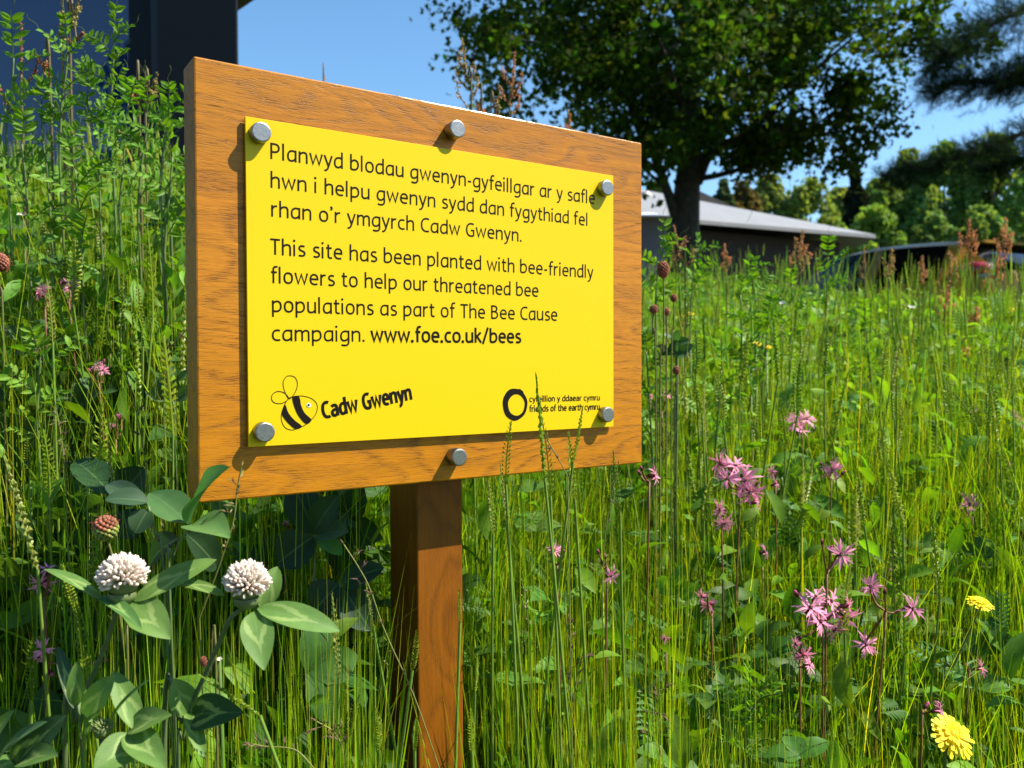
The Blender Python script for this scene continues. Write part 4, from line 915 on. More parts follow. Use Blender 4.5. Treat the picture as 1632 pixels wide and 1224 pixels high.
hero = [ # tip, bottom, depth, width px, label
 ((855, 597), (868, 762), .555, 12, 'thick crested grass head crossing the ring logo lettering on the yellow plate'),
 ((873, 668), (877, 790), .565, 9, 'second grass head close behind the thick one that crosses the yellow plate'),
 ((805, 672), (806, 772), .56, 8, 'grass head ending just left below the ring logo on the sign'),
 ((798, 742), (808, 835), .57, 8, 'grass head just below and left of the one under the ring logo'),
 ((931, 648), (913, 738), .585, 6, 'thin grass head leaning right over the last words of the sign'),
 ((905, 688), (916, 795), .59, 8, 'grass head in front of the lower board edge, left of the bottom right fixing'),
 ((971, 720), (988, 815), .60, 8, 'grass head at the board bottom right, tilting left'),
 ((781, 765), (786, 850), .60, 7, 'grass head just right of the post top under the board'),
 ((730, 935), (733, 992), .545, 7, 'grass head standing at the right edge of the post'),
 ((670, 1006), (657, 1068), .52, 7, 'grass head crossing the front left edge of the post'),
 ((660, 1138), (661, 1196), .50, 7, 'lower grass head in front of the post near the bottom edge'),
 ((8, 722), (60, 908), .50, 17, 'very thick leaning grass head at the left edge beside the white clover'),
 ((128, 955), (136, 1096), .46, 12, 'thick grass head between the two clover stalks, left of the left stalk'),
 ((97, 900), (121, 975), .47, 11, 'grass head bending just left under the left clover flower'),
 ((41, 1022), (50, 1115), .50, 10, 'short upright grass head near the left edge below the pink flowers'),
 ((532, 947), (540, 1080), .52, 8, 'grass head upright right of the long clover leaf'),
 ((319, 1077), (414, 1140), .44, 12, 'grass head bent over to the left beside the right clover stalk'),
 ((606, 1125), (604, 1195), .52, 9, 'pale grass head left of the post near the bottom edge'),
 ((561, 1105), (553, 1180), .52, 10, 'green grass head left of the post, second from the left at the bottom'),
 ((584, 930), (595, 1000), .56, 7, 'grass head left of the post level with the clover flowers'),
 ((762, 1040), (757, 1105), .525, 8, 'grass head just right of the post low down, casting its shadow on it'),
 ((748, 1130), (752, 1195), .50, 8, 'grass head at the bottom edge touching the right side of the post'),
 ((72, 150), (137, 262), 1.00, 7, 'pale grass head arching left against the dark window'),
 ((153, 160), (205, 280), .98, 8, 'pale whitish grass head arching left, right of its twin by the window'),
 ((92, 178), (110, 275), 1.0, 6, 'straight grass head between the two pale arching ones'),
 ((108, 118), (111, 190), 1.05, 5, 'short grass head high in front of the dark window'),
 ((235, 296), (251, 384), .95, 6, 'grass head left of the board upper corner'),
 ((81, 445), (84, 545), .72, 9, 'upright grass head at far left among the pink flowers'),
 ((201, 418), (192, 525), .80, 7, 'pale grass head leaning right left of the board'),
 ((217, 446), (228, 525), .82, 7, 'grass head beside the pale leaning one left of the board'),
 ((114, 318), (115, 382), .95, 5, 'grass head above the pink flowers at the left'),
 ((175, 705), (186, 850), .62, 8, 'grass head rising above the burnet head at left'),
 ((35, 700), (48, 760), .66, 8, 'short grass head above the thick leaning one at left')]
for k, (a, b, d, w, lb_) in enumerate(hero): grass_ear(P(*a, d-.004), P(*b, d), lb_, 'crested grass heads', w*mpp(d)*.85, k=k)
cnt = 0; GE = 'crested grass heads'; used_l = set()
LM = [('dense pink cluster', 1318, 975), ('single open pink flower', 1341, 883), ('upper pink cluster', 1180, 770), ('big yellow flower', 1519, 1172), ('small yellow flower', 1562, 960), ('right edge pink flower', 1546, 803), ('mid meadow pink flower', 1327, 748),
      ('far pink cluster', 1272, 672), ('board lower corner', 1021, 738), ('post', 735, 1000), ('oval burnet head', 1057, 430), ('car', 1450, 430), ('maple trunk', 1095, 380), ('sideways pink flower', 1564, 1065), ('forked pink flowers', 1410, 980), ('lone left pink flower', 1128, 960),
      ('left white clover', 195, 923), ('right white clover', 393, 932), ('green burnet head', 168, 842), ('far left pink flower', 68, 460), ('deep pink flowers', 157, 583), ('tallest vetch shoot', 182, 60), ('dark window', 60, 120), ('board left edge', 300, 450), ('board upper left corner', 300, 110), ('pale arching heads', 110, 200), ('left pink flower', 114, 457), ('shaded pink flower', 68, 1035), ('grey roof', 1250, 360), ('white board fixing', 423, 689)]
LM = LM[:-1]
def ear_label(px, py, k, L):
    tone = ('green', 'yellow green', 'dark green', 'pale')[k % 4]; ln = 'long' if L > .072 else ('short' if L < .057 else 'slender'); near = sorted(LM, key=lambda m: math.hypot(m[1]-px, m[2]-py))
    for m in near[:9]:
        dx, dy = px-m[1], py-m[2]; dd = math.hypot(dx, dy)
        dr = ('right of' if dx > 0 else 'left of') if abs(dx) > 1.6*abs(dy) else (('below' if dy > 0 else 'above') if abs(dy) > 1.6*abs(dx) else ('below and ' if dy > 0 else 'above and ')+('right of' if dx > 0 else 'left of'))
        for wd in (['just ' if dd < 60 else ('well ' if dd > 170 else '')]):
            for al in ('', 'leaning ' if k % 3 else 'upright '):
                t = f'{ln} {al}{tone} grass head {wd}{dr} the {m[0]}'
                if t not in used_l: used_l.add(t); return t
    return None
def scatter_ears(n, d0, d1, tmin, tmax, lab, h0=.46, h1=.60, p=1.3, cond=None):
    global cnt; made = 0; tr = 0
    while made < n and tr < n*40:
        tr += 1; xx, yy = sample(1, d0, d1, p, tmin, tmax); x = float(xx[0]); y = float(yy[0])
        if clear_post(x, y): continue
        u, v = sign_uv(x, y); z = gz(x, y); h = random.uniform(h0, h1)
        tp = Vector((x+random.gauss(0, .03), y+random.gauss(0, .02), z+h)); px = 816+FPX*tp.x/tp.y; py = 584-FPX*(tp.z-CZ)/tp.y
        if abs(v) < .14 and -.1 < u < .46: continue
        if 290 < px < 1030 and py < 800 and v > -.15: continue
        if cond and not cond(px, py): continue
        if float(guard_limit(np.array([x]), np.array([y]))[0]) < z+h: continue
        L = random.uniform(.045, .085); dr = Vector((random.gauss(0, .12), random.gauss(0, .08), 1)).normalized(); bt = tp-dr*L
        foot = Vector((x, y, z-.01)); grass_ear(tp, bt, ear_label(px, py, cnt, L) or lab, GE, random.uniform(.0055, .0072), foot, cnt); cnt += 1; made += 1
scatter_ears(85, .62, 1.15, .0, .72, 'slender green crested grass head among the stalks right of the post')
scatter_ears(60, 1.1, 2.2, .12, .72, 'crested grass head in the mid distance of the meadow right of the sign')
scatter_ears(46, .62, 1.25, -.70, -.37, 'slender green crested grass head in the meadow left of the board')
scatter_ears(14, 1.2, 1.8, -.70, -.37, 'crested grass head high on the bank before the dark window')
# the ones too many to part: joined
T0 = None
def ears_stuff(n, d0, d1, tmin, tmax):
    x, y = sample(n, d0, d1, 1.1, tmin, tmax); z = ground(x, y)+rng.uniform(.38, .56, n); u, v = sign_uv(x, y); px = 816+FPX*x/y
    ok = ~((np.abs(v) < .16) & (u > -.1) & (u < .46)) & ~clear_post(x, y) & ~((px > 290) & (px < 1035) & (v > -.2)); x, y, z = x[ok], y[ok], z[ok]; n = len(x)
    vs = []; k = 13
    for i in range(k):
        t = i/(k-1); r_ = (.034 if i % 2 else .022)*(1-max(0, t-.7)*2.6)*(.7 if i == 0 else 1)
        for q in range(4): vs.append((r_*math.cos(q*1.571+.4*(i % 2)), r_*.75*math.sin(q*1.571+.4*(i % 2)), t))
    T = np.array(vs); F = np.array([(4*i+q, 4*i+(q+1) % 4, 4*i+4+(q+1) % 4, 4*i+4+q) for i in range(k-1) for q in range(4)])
    a = rng.uniform(0, 6.283, n); rot = rand_rot(n)*0+np.eye(3); c, s_ = np.cos(a), np.sin(a); rot[:, 0, 0] = c; rot[:, 0, 1] = -s_; rot[:, 1, 0] = s_; rot[:, 1, 1] = c; rot[:, 0, 2] = rng.normal(0, .15, n)
    return scatter(T, F, np.stack([x, y, z], 1), rot, rng.uniform(.045, .08, n), cols(n, (.26, .35, .04), .25, .15))
V, Q, C = join([ears_stuff(800, 1.15, 2.6, .0, .74), ears_stuff(350, 1.1, 2.2, -.72, -.3), ears_stuff(1500, 2.4, 8, -.7, .74)])
tag(link('meadow_seed_heads', np_mesh('meadow_seed_heads', V, Q, M['grass'], C), None), label='countless finer seed heads standing through the meadow', cat='grass', kind='stuff')

# ------------------------------------------------------------------ fescue panicles: thin stalks with purplish spikelets
def spikelet(mb, b, d, L, col):
    d = d.normalized(); sd = d.orthogonal().normalized(); s2 = d.cross(sd); w = L*.14
    m = b+d*L*.4; mb.add([b, m+sd*w, m+s2*w*.8, m-sd*w, m-s2*w*.8, b+d*L], [(0, 2, 1), (0, 3, 2), (0, 4, 3), (0, 1, 4), (5, 1, 2), (5, 2, 3), (5, 3, 4), (5, 4, 1)], col)
def panicle(pts, d, label, group='purplish bent grass panicles', nb=6, sl=12, col=(.20, .12, .09), foot_d=None):
    """pts: photo points of the visible stalk, top first"""
    w = [P(x, y, d) for x, y in pts]; low = w[-1]; f = Vector((low.x+.01, low.y+.02, gz(low.x, low.y)-.01)); root = empty('panicle_stalk', f, label=label, cat='grass stalk', group=group)
    mp = mpp(d); mb = MB(); s_ = spline(w[::-1], 6); st = [f+(s_[0]-f)*.5, *s_] if s_[0].z > f.z+.02 else s_
    mb.tube([f, *st], [.00048]*(len(st)+1), 4, (.19, .20, .05), False); o = mb.build('stem', M['stem'], root); o.location = -f
    sp = MB(); m = len(s_)
    for i in range(nb):
        j = int(m*(.35+.6*i/nb)); j = min(j, m-1); dr = ((s_[min(j+1, m-1)]-s_[j-1]).normalized()*.7+rv(.6)).normalized(); b2 = s_[j]+dr*sl*mp*random.uniform(.6, 1.6)
        sp.tube([s_[j], (s_[j]+b2)/2+rv(.001), b2], .0003, 3, (.2, .14, .07), False)
        for q in range(3): spikelet(sp, b2-dr*.3*q*sl*mp, (dr+rv(.35)), sl*mp*random.uniform(.7, 1.1), jit(col, .3))
    spikelet(sp, s_[-1], s_[-1]-s_[-2], sl*mp, col)
    o = sp.build('spikelets', M['petal'], root, False); o.location = -f; return root
for pts, d, lb_, kw in [
 ([(385, 745), (378, 780), (372, 830), (350, 900), (318, 985)], .47, 'thin straw coloured grass stalk rising past the board lower left corner', dict(col=(.42, .36, .16), nb=7)),
 ([(548, 868), (572, 905), (590, 940), (615, 1010), (660, 1110), (700, 1224)], .52, 'long bent grass stalk crossing the post diagonally with pinkish spikelets', dict(nb=6)),
 ([(905, 760), (892, 735), (880, 715), (872, 700)][::-1], .56, 'small purplish spikelets in front of the lower board edge', dict(nb=3, sl=10)),
 ([(900, 975), (905, 1010), (912, 1045), (905, 1110), (908, 1180)], .60, 'purplish grass panicle right of the post in the middle of the stalks', dict(nb=7)),
 ([(930, 1040), (922, 1070), (915, 1110), (912, 1170)], .60, 'drooping purplish panicle below the one right of the post', dict(nb=5)),
 ([(832, 928), (838, 960), (842, 1000), (845, 1080)], .66, 'pale flowering grass head right of the post', dict(nb=9, sl=8, col=(.45, .42, .22))),
 ([(1052, 1090), (1048, 1120), (1050, 1160), (1052, 1224)], .58, 'loose purplish panicle near the bottom edge right of centre', dict(nb=8)),
 ([(1022, 1150), (1035, 1165), (1050, 1190), (1060, 1224)], .58, 'small purplish panicle at the bottom edge beside the loose one', dict(nb=4)),
 ([(505, 1150), (530, 1165), (545, 1190), (548, 1224)], .50, 'purplish panicle spreading at the bottom edge left of the post', dict(nb=8, sl=14)),
 ([(398, 1185), (425, 1190), (470, 1195), (500, 1224)], .47, 'purplish spikelets low down right of the right clover stalk', dict(nb=6, sl=12)),
 ([(90, 655), (98, 700), (104, 760), (106, 830)], .62, 'brownish green tight panicle left of the board', dict(nb=14, sl=8, col=(.24, .22, .10))),
 ([(150, 350), (160, 372), (166, 400), (170, 460)], .85, 'small tan panicle left of the board level with the second text line', dict(nb=9, sl=7, col=(.36, .24, .10))),
 ([(295, 528), (268, 560), (262, 600), (262, 680)], .70, 'dark purplish panicle close to the board left edge', dict(nb=5, sl=11, col=(.10, .07, .05))),
 ([(202, 600), (218, 660), (232, 740), (240, 830)], .6, 'thin grass stalk leaning left beside the board', dict(nb=4, sl=11, col=(.16, .10, .09))),
 ([(985, 740), (975, 790), (965, 850), (960, 930)], .62, 'dark thin panicle below the board bottom right corner', dict(nb=5, sl=8, col=(.12, .07, .06))),
 ([(1105, 480), (1095, 560), (1085, 640), (1070, 720)], .95, 'tall brown stalk right of the board', dict(nb=5, sl=8, col=(.2, .1, .09))),
 ([(1420, 895), (1412, 930), (1410, 980), (1405, 1060)], .75, 'small brown panicle between the ragged pink flowers at right', dict(nb=5, sl=9))]:
    panicle(pts, d, lb_, **kw)
# ------------------------------------------------------------------ white clover-like flowers in the foreground
GRN = (.115, .215, .045)
def toward(p): return (Vector((0, 0, CZ))-Vector(p)).normalized()
def head_mesh(r, seed):
    r_ = random.Random(seed); mb = MB(); n = 230; ga = 2.39996
    mb.ball((0, 0, -.10*r), r*.62, 12, 8, (.20, .24, .09), sq=(1, 1, 1.0))
    for i in range(n):
        t = i/n; cz_ = 1-1.48*t; a = ga*i; s_ = math.sqrt(max(0, 1-cz_*cz_)); d = Vector((s_*math.cos(a), s_*math.sin(a), cz_))
        d = (d+Vector((0, 0, .38*(1-t*.3)))).normalized(); d = (d+Vector((r_.gauss(0, .07), r_.gauss(0, .07), r_.gauss(0, .05)))).normalized()
        L = r*(.48+.13*r_.random())*(1 if t < .8 else .75); b = d*r*.50+Vector((0, 0, -.05*r)); sag = Vector((0, 0, .06*r*(1-t)))
        sd = d.orthogonal().normalized(); sd = (Quaternion(d, r_.random()*6) @ sd); s2 = d.cross(sd); w = r*.092
        white = (.86, .80, .70); pink = (.82, .60, .54); cr = (.66, .66, .40); k = r_.random(); k2 = .22 if t < .65 else .55
        c1 = tuple(white[q]*(1-k*k2)+pink[q]*k*k2 for q in range(3)); c0 = tuple(.5*c1[q]+.5*cr[q] for q in range(3))
        pts = [(0, .55), (.35, .8), (.68, 1.0), (.88, .75), (1.0, .18)]; vs = []; cs = []
        for u_, ww in pts:
            c = b+d*L*u_+sag*u_*u_
            for q in range(5):
                an = q*math.pi*2/5; vs.append(c+(sd*math.cos(an)+s2*math.sin(an)*.75)*w*ww); cs.append(c0 if u_ < .5 else c1)
        m = len(pts); mb.add(vs, [(j*5+q, j*5+(q+1) % 5, (j+1)*5+(q+1) % 5, (j+1)*5+q) for j in range(m-1) for q in range(5)]+[tuple((m-1)*5+q for q in range(5))], cs)
    return mb.mesh('flower_head', M['petal'])
def clover_flower(hx, hy, rpx, d, stem, leaves, label, seed, name='white_clover', tilt=(0, 0)):
    c = P(hx, hy, d); r = rpx*mpp(d)*.92; foot = P(*stem[-1][:2], d); foot.z = gz(foot.x, foot.y)-.01
    root = empty(name, foot, label=label, cat='clover flower', group='white clover flowers in the foreground')
    h = link('flower_head', head_mesh(r, seed), root); h.location = c-foot; h.rotation_euler = tilt
    mb = MB(); cb = c-Vector((0, 0, r*.95))
    prof = [(-.10, .10), (-.02, .34), (.14, .50), (.30, .56), (.42, .50)]; vs = []
    for z, rr in prof: vs += [cb+Vector((rr*r*math.cos(q*.5236), rr*r*math.sin(q*.5236), z*r)) for q in range(12)]
    mb.add(vs, [(j*12+q, j*12+(q+1) % 12, (j+1)*12+(q+1) % 12, (j+1)*12+q) for j in range(4) for q in range(12)], (.11, .15, .05))
    o = mb.build('calyx', M['stem'], root); o.location = -foot
    mb = MB(); pts = [cb]+[P(x, y, d+(i*.004)) for i, (x, y) in enumerate(stem)]; e = pts[-1]; pts.append(Vector((e.x+(e.x-pts[-2].x)*.6, e.y+.02, foot.z)))
    s_ = spline(pts, 6); mb.tube(s_, [(3.0+1.2*min(1, i/10))*mpp(d) for i in range(len(s_))], 8, (.085, .125, .045)); o = mb.build('stem', M['stem'], root); o.location = -foot
    for lf in leaves: add_leaf(root, foot, lf, d)
    return root
def add_leaf(root, foot, lf, d, m='clover', name='leaf'):
    (bx, by), (tx, ty), w = lf[:3]; k = lf[3] if len(lf) > 3 else {}
    b = P(bx, by, d+k.get('db', 0)); t = P(tx, ty, d+k.get('dt', -.006)); up = Vector(k.get('n', (0, 0, 1)))
    tw = toward(b); nrm = up*(1-k.get('f', .5))+tw*k.get('f', .5)
    mb = MB(); mb.leaf(b, t, w*mpp(d)*.88, nrm, k.get('fold', .35), k.get('droop', .06), 12, k.get('c', jit(GRN, .12)), k.get('s', 'ellip'), k.get('wav', .012))
    o = mb.build(name, M[k.get('m', m)], root); o.location = -foot; return o
clover_flower(195, 923, 43, .45, [(186, 975), (168, 1030), (140, 1095), (122, 1150), (104, 1224)], [
    ((166, 960), (70, 907), 27, dict(f=.25, dt=.01, fold=.3)), ((157, 953), (225, 1003), 30, dict(f=.25, dt=-.02, c=(.07, .16, .04), fold=.5)),
    ((214, 958), (345, 892), 44, dict(f=.55, dt=.015, fold=.25)), ((208, 962), (272, 1018), 66, dict(f=.75, dt=-.012, fold=.3, s='ovate')), ((196, 925), (207, 880), 40, dict(f=.8, db=.03, dt=.035))],
    'left one of the two round white clover flowers, one leaf pointing far left', 3, tilt=(-.05, -.1, 0))
clover_flower(393, 932, 41, .45, [(368, 985), (345, 1035), (318, 1095), (290, 1150), (262, 1185)], [
    ((410, 970), (541, 1006), 50, dict(f=.6, dt=.0, fold=.25)), ((404, 975), (421, 1068), 58, dict(f=.85, dt=-.02, fold=.22, s='ovate')), ((418, 972), (442, 903), 44, dict(f=.8, db=.02, dt=.03)),
    ((358, 950), (268, 929), 27, dict(f=.4, dt=.015, fold=.3))],
    'right one of the two round white clover flowers, one leaf hanging straight down', 9, tilt=(.05, .12, 0))
# ---- leafy clover plants
def leafy(name, foot_px, d, leaves, stems, label, m='clover', cat='clover plant', group=None, extra=None):
    f = P(foot_px[0], foot_px[1], d); f.z = gz(f.x, f.y)-.01; root = empty(name, f, label=label, cat=cat, group=group)
    for st in stems:
        pts = [P(x, y, d) for x, y in st]; e = pts[-1]; pts.append(Vector((e.x*.7+f.x*.3, e.y+.01, (e.z+f.z)/2))); pts.append(f.copy())
        mb = MB(); s_ = spline(pts, 5); mb.tube(s_, 2.4*mpp(d), 6, (.09, .14, .05)); o = mb.build('stem', M['stem'], root); o.location = -f
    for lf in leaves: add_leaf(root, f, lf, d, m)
    if extra: extra(root, f)
    return root
def bud(root, f):
    c = P(163, 1165, .43); mb = MB(); r = 17*mpp(.43); r_ = random.Random(4)
    mb.ball(c, r*.8, 12, 8, (.12, .16, .05), sq=(1, 1, .9))
    for i in range(60):
        a = 2.4*i; z = 1-1.2*i/60; s_ = math.sqrt(max(0, 1-z*z)); dd = Vector((s_*math.cos(a), s_*math.sin(a), z+.4)).normalized(); spikelet(mb, c+dd*r*.6, dd, r*.75, jit((.17, .22, .07), .25))
    mb.tube([c-Vector((0, 0, r*.6)), P(163, 1195, .43), P(170, 1224, .43)], [.0018, .0015, .0015], 6, (.12, .10, .05)); o = mb.build('flower_bud', M['stem'], root); o.location = -f
g1 = 'leafy clover plants'
leafy('clover_plant', (175, 1260), .43, [((135, 1145), (182, 1076), 46, dict(f=.7, fold=.2)), ((222, 1165), (180, 1070), 44, dict(f=.75, dt=.01)), ((205, 1162), (274, 1140), 48, dict(f=.6, fold=.4, s='ovate')), ((205, 1165), (264, 1228), 56, dict(f=.75, dt=-.02, s='ovate')),
    ((222, 1180), (150, 1226), 64, dict(f=.65, dt=-.02)), ((152, 1160), (110, 1072), 24, dict(f=.4, dt=.01)), ((118, 1130), (92, 1030), 24, dict(f=.5, dt=.02, c=(.04, .08, .03))), ((120, 1125), (122, 1055), 30, dict(f=.6)), ((140, 1180), (146, 1150), 16, dict(f=.5, c=(.09, .2, .04))),
    ((170, 1160), (240, 1082), 12, dict(f=.4, c=(.09, .19, .04), fold=.6)), ((150, 1140), (165, 1125), 18, dict(f=.6, c=(.13, .24, .04)))],
    [((205, 1165), (215, 1200), (200, 1240)), ((122, 1128), (130, 1200))], 'clover plant with a green bud and pale chevron leaves at the bottom left', group=g1, extra=bud)
leafy('clover_plant', (300, 1260), .46, [((302, 1140), (388, 1136), 66, dict(f=.8, c=(.028, .075, .022), s='ovate', dt=-.012)), ((300, 1138), (277, 1082), 50, dict(f=.75)), ((297, 1135), (326, 1210), 28, dict(f=.5, dt=-.02))],
    [((300, 1138), (292, 1180), (285, 1224))], 'dark round clover leaf beside a paler one between the two clover stalks', group=g1)
leafy('clover_plant', (40, 1270), .43, [((22, 1224), (106, 1140), 60, dict(f=.7, c=(.035, .085, .028))), ((-5, 1215), (76, 1150), 30, dict(f=.45, c=(.07, .15, .04), dt=-.01)), ((-14, 1185), (22, 1132), 26, dict(f=.6)), ((30, 1215), (92, 1205), 46, dict(f=.7, dt=-.02)), ((30, 1228), (-20, 1218), 40, dict(f=.7))],
    [((22, 1222), (30, 1250))], 'clover leaves cut by the bottom left corner', group=g1)
leafy('clover_plant', (320, 1100), .485, [((303, 834), (366, 745), 64, dict(f=.5, m='broad', fold=.5, dt=-.03, wav=.05, c=(.08, .20, .05))), ((306, 836), (366, 858), 66, dict(f=.6, m='broad', dt=-.04, s='ovate', c=(.12, .24, .07))), ((300, 834), (238, 786), 66, dict(f=.6, m='broad', dt=.02, c=(.075, .17, .05), s='ovate')),
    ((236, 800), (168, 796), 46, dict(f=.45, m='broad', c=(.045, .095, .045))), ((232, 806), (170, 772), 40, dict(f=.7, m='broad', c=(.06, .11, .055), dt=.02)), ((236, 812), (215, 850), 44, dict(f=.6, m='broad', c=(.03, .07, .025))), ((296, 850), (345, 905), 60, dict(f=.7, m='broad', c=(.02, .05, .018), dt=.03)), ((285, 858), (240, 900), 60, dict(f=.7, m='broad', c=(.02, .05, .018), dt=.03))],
    [((304, 836), (288, 862), (275, 890), (270, 940)), ((236, 806), (250, 860), (262, 930))], 'broad leaved clover with one twisted leaf overlapping the lower left board corner', group=g1)
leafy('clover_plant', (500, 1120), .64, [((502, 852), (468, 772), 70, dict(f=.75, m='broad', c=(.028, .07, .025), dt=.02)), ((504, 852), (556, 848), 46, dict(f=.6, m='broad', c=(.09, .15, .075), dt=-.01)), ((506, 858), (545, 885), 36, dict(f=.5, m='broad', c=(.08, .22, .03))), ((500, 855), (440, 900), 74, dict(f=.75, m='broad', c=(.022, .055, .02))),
    ((545, 930), (612, 905), 50, dict(f=.7, m='broad', c=(.02, .055, .02))), ((545, 935), (590, 1005), 66, dict(f=.8, m='broad', c=(.02, .05, .018))), ((540, 930), (500, 975), 70, dict(f=.75, m='broad', c=(.02, .05, .018))), ((500, 848), (540, 790), 56, dict(f=.6, m='broad', c=(.03, .075, .025)))],  # board's shade put into the dark leaf colours of this plant
    [((503, 855), (500, 920), (498, 1000)), ((544, 932), (530, 1000))], 'clover leaves coloured dark for the shade under the board, left of the post', group=g1)
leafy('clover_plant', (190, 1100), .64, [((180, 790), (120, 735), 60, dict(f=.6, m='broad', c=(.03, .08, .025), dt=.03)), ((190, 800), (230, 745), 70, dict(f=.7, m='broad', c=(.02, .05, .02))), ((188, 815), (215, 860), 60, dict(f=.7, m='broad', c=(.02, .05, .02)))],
    [((186, 800), (190, 900))], 'dark clover leaves behind the burnet head left of the board', group=g1)
for q, (x, y, d, lab_) in enumerate([(60, 560, .85, 'at the left edge under the pink flowers'), (275, 635, .75, 'against the left edge of the board'), (130, 640, .8, 'left of the board level with the bee emblem'), (1075, 545, 1.0, 'right of the board below the burnet heads'), (1245, 760, 1.1, 'behind the upper cluster of ragged pink flowers'), (1440, 700, 1.5, 'in the middle of the right hand meadow'), (1580, 985, 1.0, 'beside the small yellow flower near the right edge'), (270, 350, .95, 'against the left edge of the board near its top'), (1440, 895, 1.0, 'right of the single ragged pink flower')]):
    lv = []
    for k in range(random.choice([2, 3])):
        ox, oy = x+random.uniform(-28, 28)*(k > 0), y+random.uniform(-25, 40)*(k > 0); s_ = 30/d*random.uniform(.8, 1.2); a0 = random.uniform(-.5, .5)
        for a in (-1.2, 0, 1.2): lv.append(((ox, oy), (ox+math.sin(a+a0)*s_, oy-math.cos(a+a0)*s_*.8), s_*.62, dict(f=random.uniform(.4, .8), m='broad', c=jit((.06, .125, .04), .25))))
    leafy('clover_plant', (x, y+200), d, lv, [((x, y), (x+4, y+60))], 'small three leaved clover sprig '+lab_, group='small clover sprigs in the meadow')

# ------------------------------------------------------------------ ragged robin: pink flowers with shredded petals
PINK = (.76, .29, .44)
def robin_mesh(seed):
    r_ = random.Random(seed); mb = MB()
    for k in range(5):
        a0 = k*1.2566+r_.gauss(0, .12)
        for j, (da, L) in enumerate(((-.42, .68), (-.15, 1.0), (.13, .97), (.40, .66))):
            a = a0+da+r_.gauss(0, .05); L *= r_.uniform(.85, 1.08); pts = []; rise = r_.uniform(-.1, .28); curl = r_.uniform(-.45, .15)
            for i in range(6):
                t = i/5; rr = .10+t*L*.92; aa = a0+(a-a0)*min(1, .2+t*1.1); pts.append((rr*math.cos(aa), rr*math.sin(aa), rise*t+curl*t*t*t))
            c = jit(PINK, .15); mb.ribbon(pts, [.11, .10, .12, .12, .09, .02], Vector((0, 0, 1)), [tuple(x*(1.2-.25*(i/5)) for x in c) for i in range(6)], .2)
    for k in range(8):
        a = k*.785; mb.tube([(0, 0, -.05), (math.cos(a)*.06, math.sin(a)*.06, .10), (math.cos(a)*.09, math.sin(a)*.09, .18)], [.012, .01, .018], 3, (.75, .5, .55))
    return mb.mesh('petals', M['petal'], True)
def calyx_mesh():
    mb = MB(); prof = [(-.62, .05), (-.56, .13), (-.40, .175), (-.15, .16), (.02, .13), (.06, .10)]; vs = []; cs = []
    for z, r in prof:
        for q in range(10): rr = r*(1+.06*(q % 2)); vs.append((rr*math.cos(q*.6283), rr*math.sin(q*.6283), z)); cs.append((.13, .022, .03) if q % 2 else (.08, .015, .022))
    mb.add(vs, [(j*10+q, j*10+(q+1) % 10, (j+1)*10+(q+1) % 10, (j+1)*10+q) for j in range(5) for q in range(10)], cs); return mb.mesh('calyx', M['stem'])
ROB = [robin_mesh(k) for k in range(7)]; CAL = calyx_mesh()
def budm():
    mb = MB(); mb.ball((0, 0, -.25), .19, 8, 6, (.11, .02, .028), sq=(1, 1, 1.5)); mb.ball((0, 0, .06), .13, 8, 6, (.55, .08, .25), sq=(1, 1, 1.4)); return mb.mesh('flower_bud', M['petal'])
BUDM = budm(); rk = 0
def robin_plant(flowers, d, node, foot_x, label, buds=()):
    """flowers: (px,py,diameter px[,facing]); all stalks meet at node (px,py) and run down to the ground"""
    global rk
    f = P(foot_x, 1100, d); f.z = gz(f.x, f.y)-.01; root = empty('ragged_robin', f, label=label, cat='pink flower', group='pink ragged flowers')
    nd = P(*node, d); st = MB(); dk = (.16, .075, .03)
    low = nd+(f-nd)*.5+Vector((random.gauss(0, .008), .01, 0)); s_ = spline([f, low, nd], 8); st.tube(s_, [.0009]*len(s_), 5, dk)
    for t in (.35, .7):                                                 # small paired stalk leaves
        q = s_[int(len(s_)*t)]
        for sg in (-1, 1): st.ribbon([q, q+Vector((.010*sg, 0, .012)), q+Vector((.020*sg, .003, .018))], [.003, .003, .0005], Vector((0, -1, .4)), (.06, .12, .03))
    for fl in flowers:
        x, y, w = fl[:3]; rk += 1; dd = d+random.gauss(0, .010); c = P(x, y, dd); r = w*.5*mpp(d)
        ax = Vector(fl[3]) if len(fl) > 3 else Vector((random.gauss(.1, .45), -1+random.gauss(0, .3), random.uniform(.1, 1.1)))
        ax.normalize(); e = link('petals', ROB[rk % 7], root); e.location = c-f; e.rotation_mode = 'QUATERNION'; e.rotation_quaternion = orient(ax, random.uniform(0, 6)); e.scale = (r,)*3
        k = max(r, .010); q = link('calyx', CAL, root); q.location = c-f; q.rotation_mode = 'QUATERNION'; q.rotation_quaternion = orient(ax); q.scale = (k*.95,)*3
        b = c-ax*k*.58; mid = (b+nd)/2+Vector((0, .004, -.004)); sp = spline([nd, mid, b], 5); st.tube(sp, [.0010]*len(sp), 4, dk, False)
    for x, y, w in buds:
        c = P(x, y, d+random.gauss(0, .006)); e = link('flower_bud', BUDM, root); e.location = c-f; e.rotation_mode = 'QUATERNION'; ax = (c-nd).normalized()+Vector((0, -.2, .3)); e.rotation_quaternion = orient(ax.normalized()); e.scale = (w*1.5*mpp(d),)*3
        sp = spline([nd, (nd+c)/2+Vector((0, 0, -.003)), c], 4); st.tube(sp, .0008, 4, dk, False)
    o = st.build('stem', M['stem'], root); o.location = -f
FC = (0, -1, .25); SL = (-1, -.35, .1); SR = (1, -.25, .2); DN = (.1, -.9, -.5)
